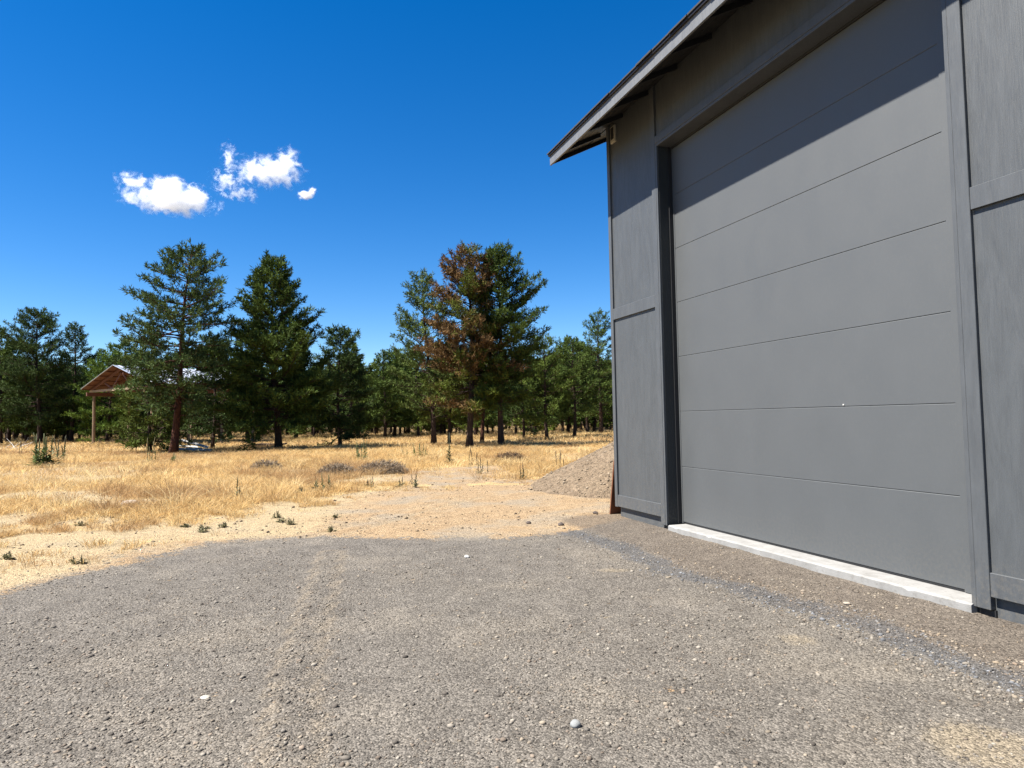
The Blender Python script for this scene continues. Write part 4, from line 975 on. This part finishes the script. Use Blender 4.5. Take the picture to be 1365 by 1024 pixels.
for j, (x_, y_, lb) in enumerate([(-27.3, 37.5, 'grey dead branches tangled in the grass near the left edge'), (-24.6, 41.5, 'dead brush lying left of the shelter post')]):
    bb = MB()
    for k in range(22):
        a = r.uniform(0, 6.28); L = r.uniform(0.4, 1.5); p0 = np.array([r.normal()*0.5, r.normal()*0.3, 0.05]); p1 = p0+np.array([math.cos(a)*L*0.8, math.sin(a)*L*0.5, r.uniform(0.05, 0.7)])
        bb.tube([p0, (p0+p1)/2+r.normal(size=3)*0.06, p1], [0.018, 0.012, 0.004], 4, False)
    o = bb.build('dead_branches', M['whitewood'] if j == 0 else M['bark']); o.location = (x_, y_, float(zground(x_, y_))); tag(o, lb, 'branches', 'dead branches on the ground')

# ------------------------------------------------------------------ clouds
def cloud(px, py, dist, wpx, hpx, dens, seed, label, lobes, nsc=3.0, amp=1.0, thr=0.0):
    """a patch of vapour; px, py give its bearing, lobes = (x, z, rx, rz, weight) in units of half its width"""
    f_ = 910.0
    v = RX*((px-682.5)/f_) + UP*((512-py)/f_) + F
    c = v*dist + Vector((0, 0, CAM_H)); hw = wpx/f_*dist/2; hh = hpx/f_*dist/2
    me = MB().box(-1, 1, -0.30, 0.30, -hh/hw, hh/hw).mesh('cloud')
    t = NT('cloud_vapour_%d' % seed); t.n.remove(t.b); ob = t.tc.outputs['Object']
    field = None
    for (lx, lz, rx, rz, wt) in lobes:
        mp = t.node('ShaderNodeMapping'); t.l.new(ob, mp.inputs['Vector'])
        mp.inputs['Scale'].default_value = (1/rx, 1/min((rx*rz)**0.5, 0.26), 1/rz); mp.inputs['Location'].default_value = (-lx/rx, 0, -lz/rz)
        ln = t.node('ShaderNodeVectorMath', operation='LENGTH'); t.l.new(mp.outputs[0], ln.inputs[0])
        q = t.math('MULTIPLY', t.math('SUBTRACT', 1.0, ln.outputs['Value']), wt)
        field = q if field is None else t.math('SMOOTH_MAX', field, q)
        if field is not q: field.node.inputs[2].default_value = 0.15
    mp = t.node('ShaderNodeMapping'); t.l.new(ob, mp.inputs['Vector']); mp.inputs['Location'].default_value = (seed*3.7, seed*1.3, seed*0.9)
    nz = t.noise(mp.outputs[0], nsc, 9, 0.66, 0.5); n2 = t.noise(mp.outputs[0], nsc*4.3, 5, 0.7, 0.8)
    d_ = t.math('ADD', field, t.math('MULTIPLY', t.math('SUBTRACT', nz, 0.5+thr), 2.6*amp))
    d_ = t.math('ADD', d_, t.math('MULTIPLY', t.math('SUBTRACT', n2, 0.5), 0.7*amp))
    d_ = t.mr(d_, 0.0, 0.55, 0.0, 1.0, True)
    d_ = t.math('MULTIPLY', d_, t.mr(field, -0.35, -0.05, 0, dens/hw, True))
    vs = t.node('ShaderNodeVolumeScatter'); vs.inputs['Color'].default_value = (1, 1, 1, 1); vs.inputs['Anisotropy'].default_value = 0.0
    t.l.new(d_, vs.inputs['Density']); t.l.new(vs.outputs[0], t.out.inputs['Volume'])
    o = link('cloud', me, t.m); o.location = c; o.scale = (hw, hw, hw)
    o.rotation_euler = (0, 0, math.atan2(-v.x, v.y))
    tag(o, label, 'cloud', 'small white clouds above the trees')
cloud(227, 260, 3200, 134, 70, 7.0, 1, 'largest solid white cloud, leftmost above the trees', [(0.02, -0.12, 0.86, 0.30, 1.1), (-0.05, 0.10, 0.42, 0.30, 1.0), (0.42, -0.02, 0.34, 0.30, 0.9), (-0.62, 0.20, 0.30, 0.13, 0.5)], 4.6, 1.15, 0.01)
cloud(362, 232, 3200, 112, 84, 6.0, 2, 'ragged white cloud up and right of the largest one', [(0.0, 0.05, 0.75, 0.40, 0.8), (0.35, 0.25, 0.30, 0.45, 0.6), (-0.45, -0.02, 0.40, 0.26, 0.6)], 4.8, 1.0, 0.035)
cloud(309, 232, 3200, 66, 90, 4.5, 3, 'thin torn wisp between the two bigger clouds', [(-0.15, -0.30, 0.60, 0.55, 0.5), (-0.10, 0.55, 0.30, 0.75, 0.45), (0.35, -0.75, 0.9, 0.32, 0.5)], 4.6, 1.0, 0.045)
cloud(409, 259, 3200, 40, 26, 8.0, 4, 'tiny cloud puff at the right end of the row', [(-0.1, -0.1, 0.62, 0.35, 0.9), (0.35, 0.2, 0.35, 0.3, 0.7)], 3.0, 0.7, 0.03)
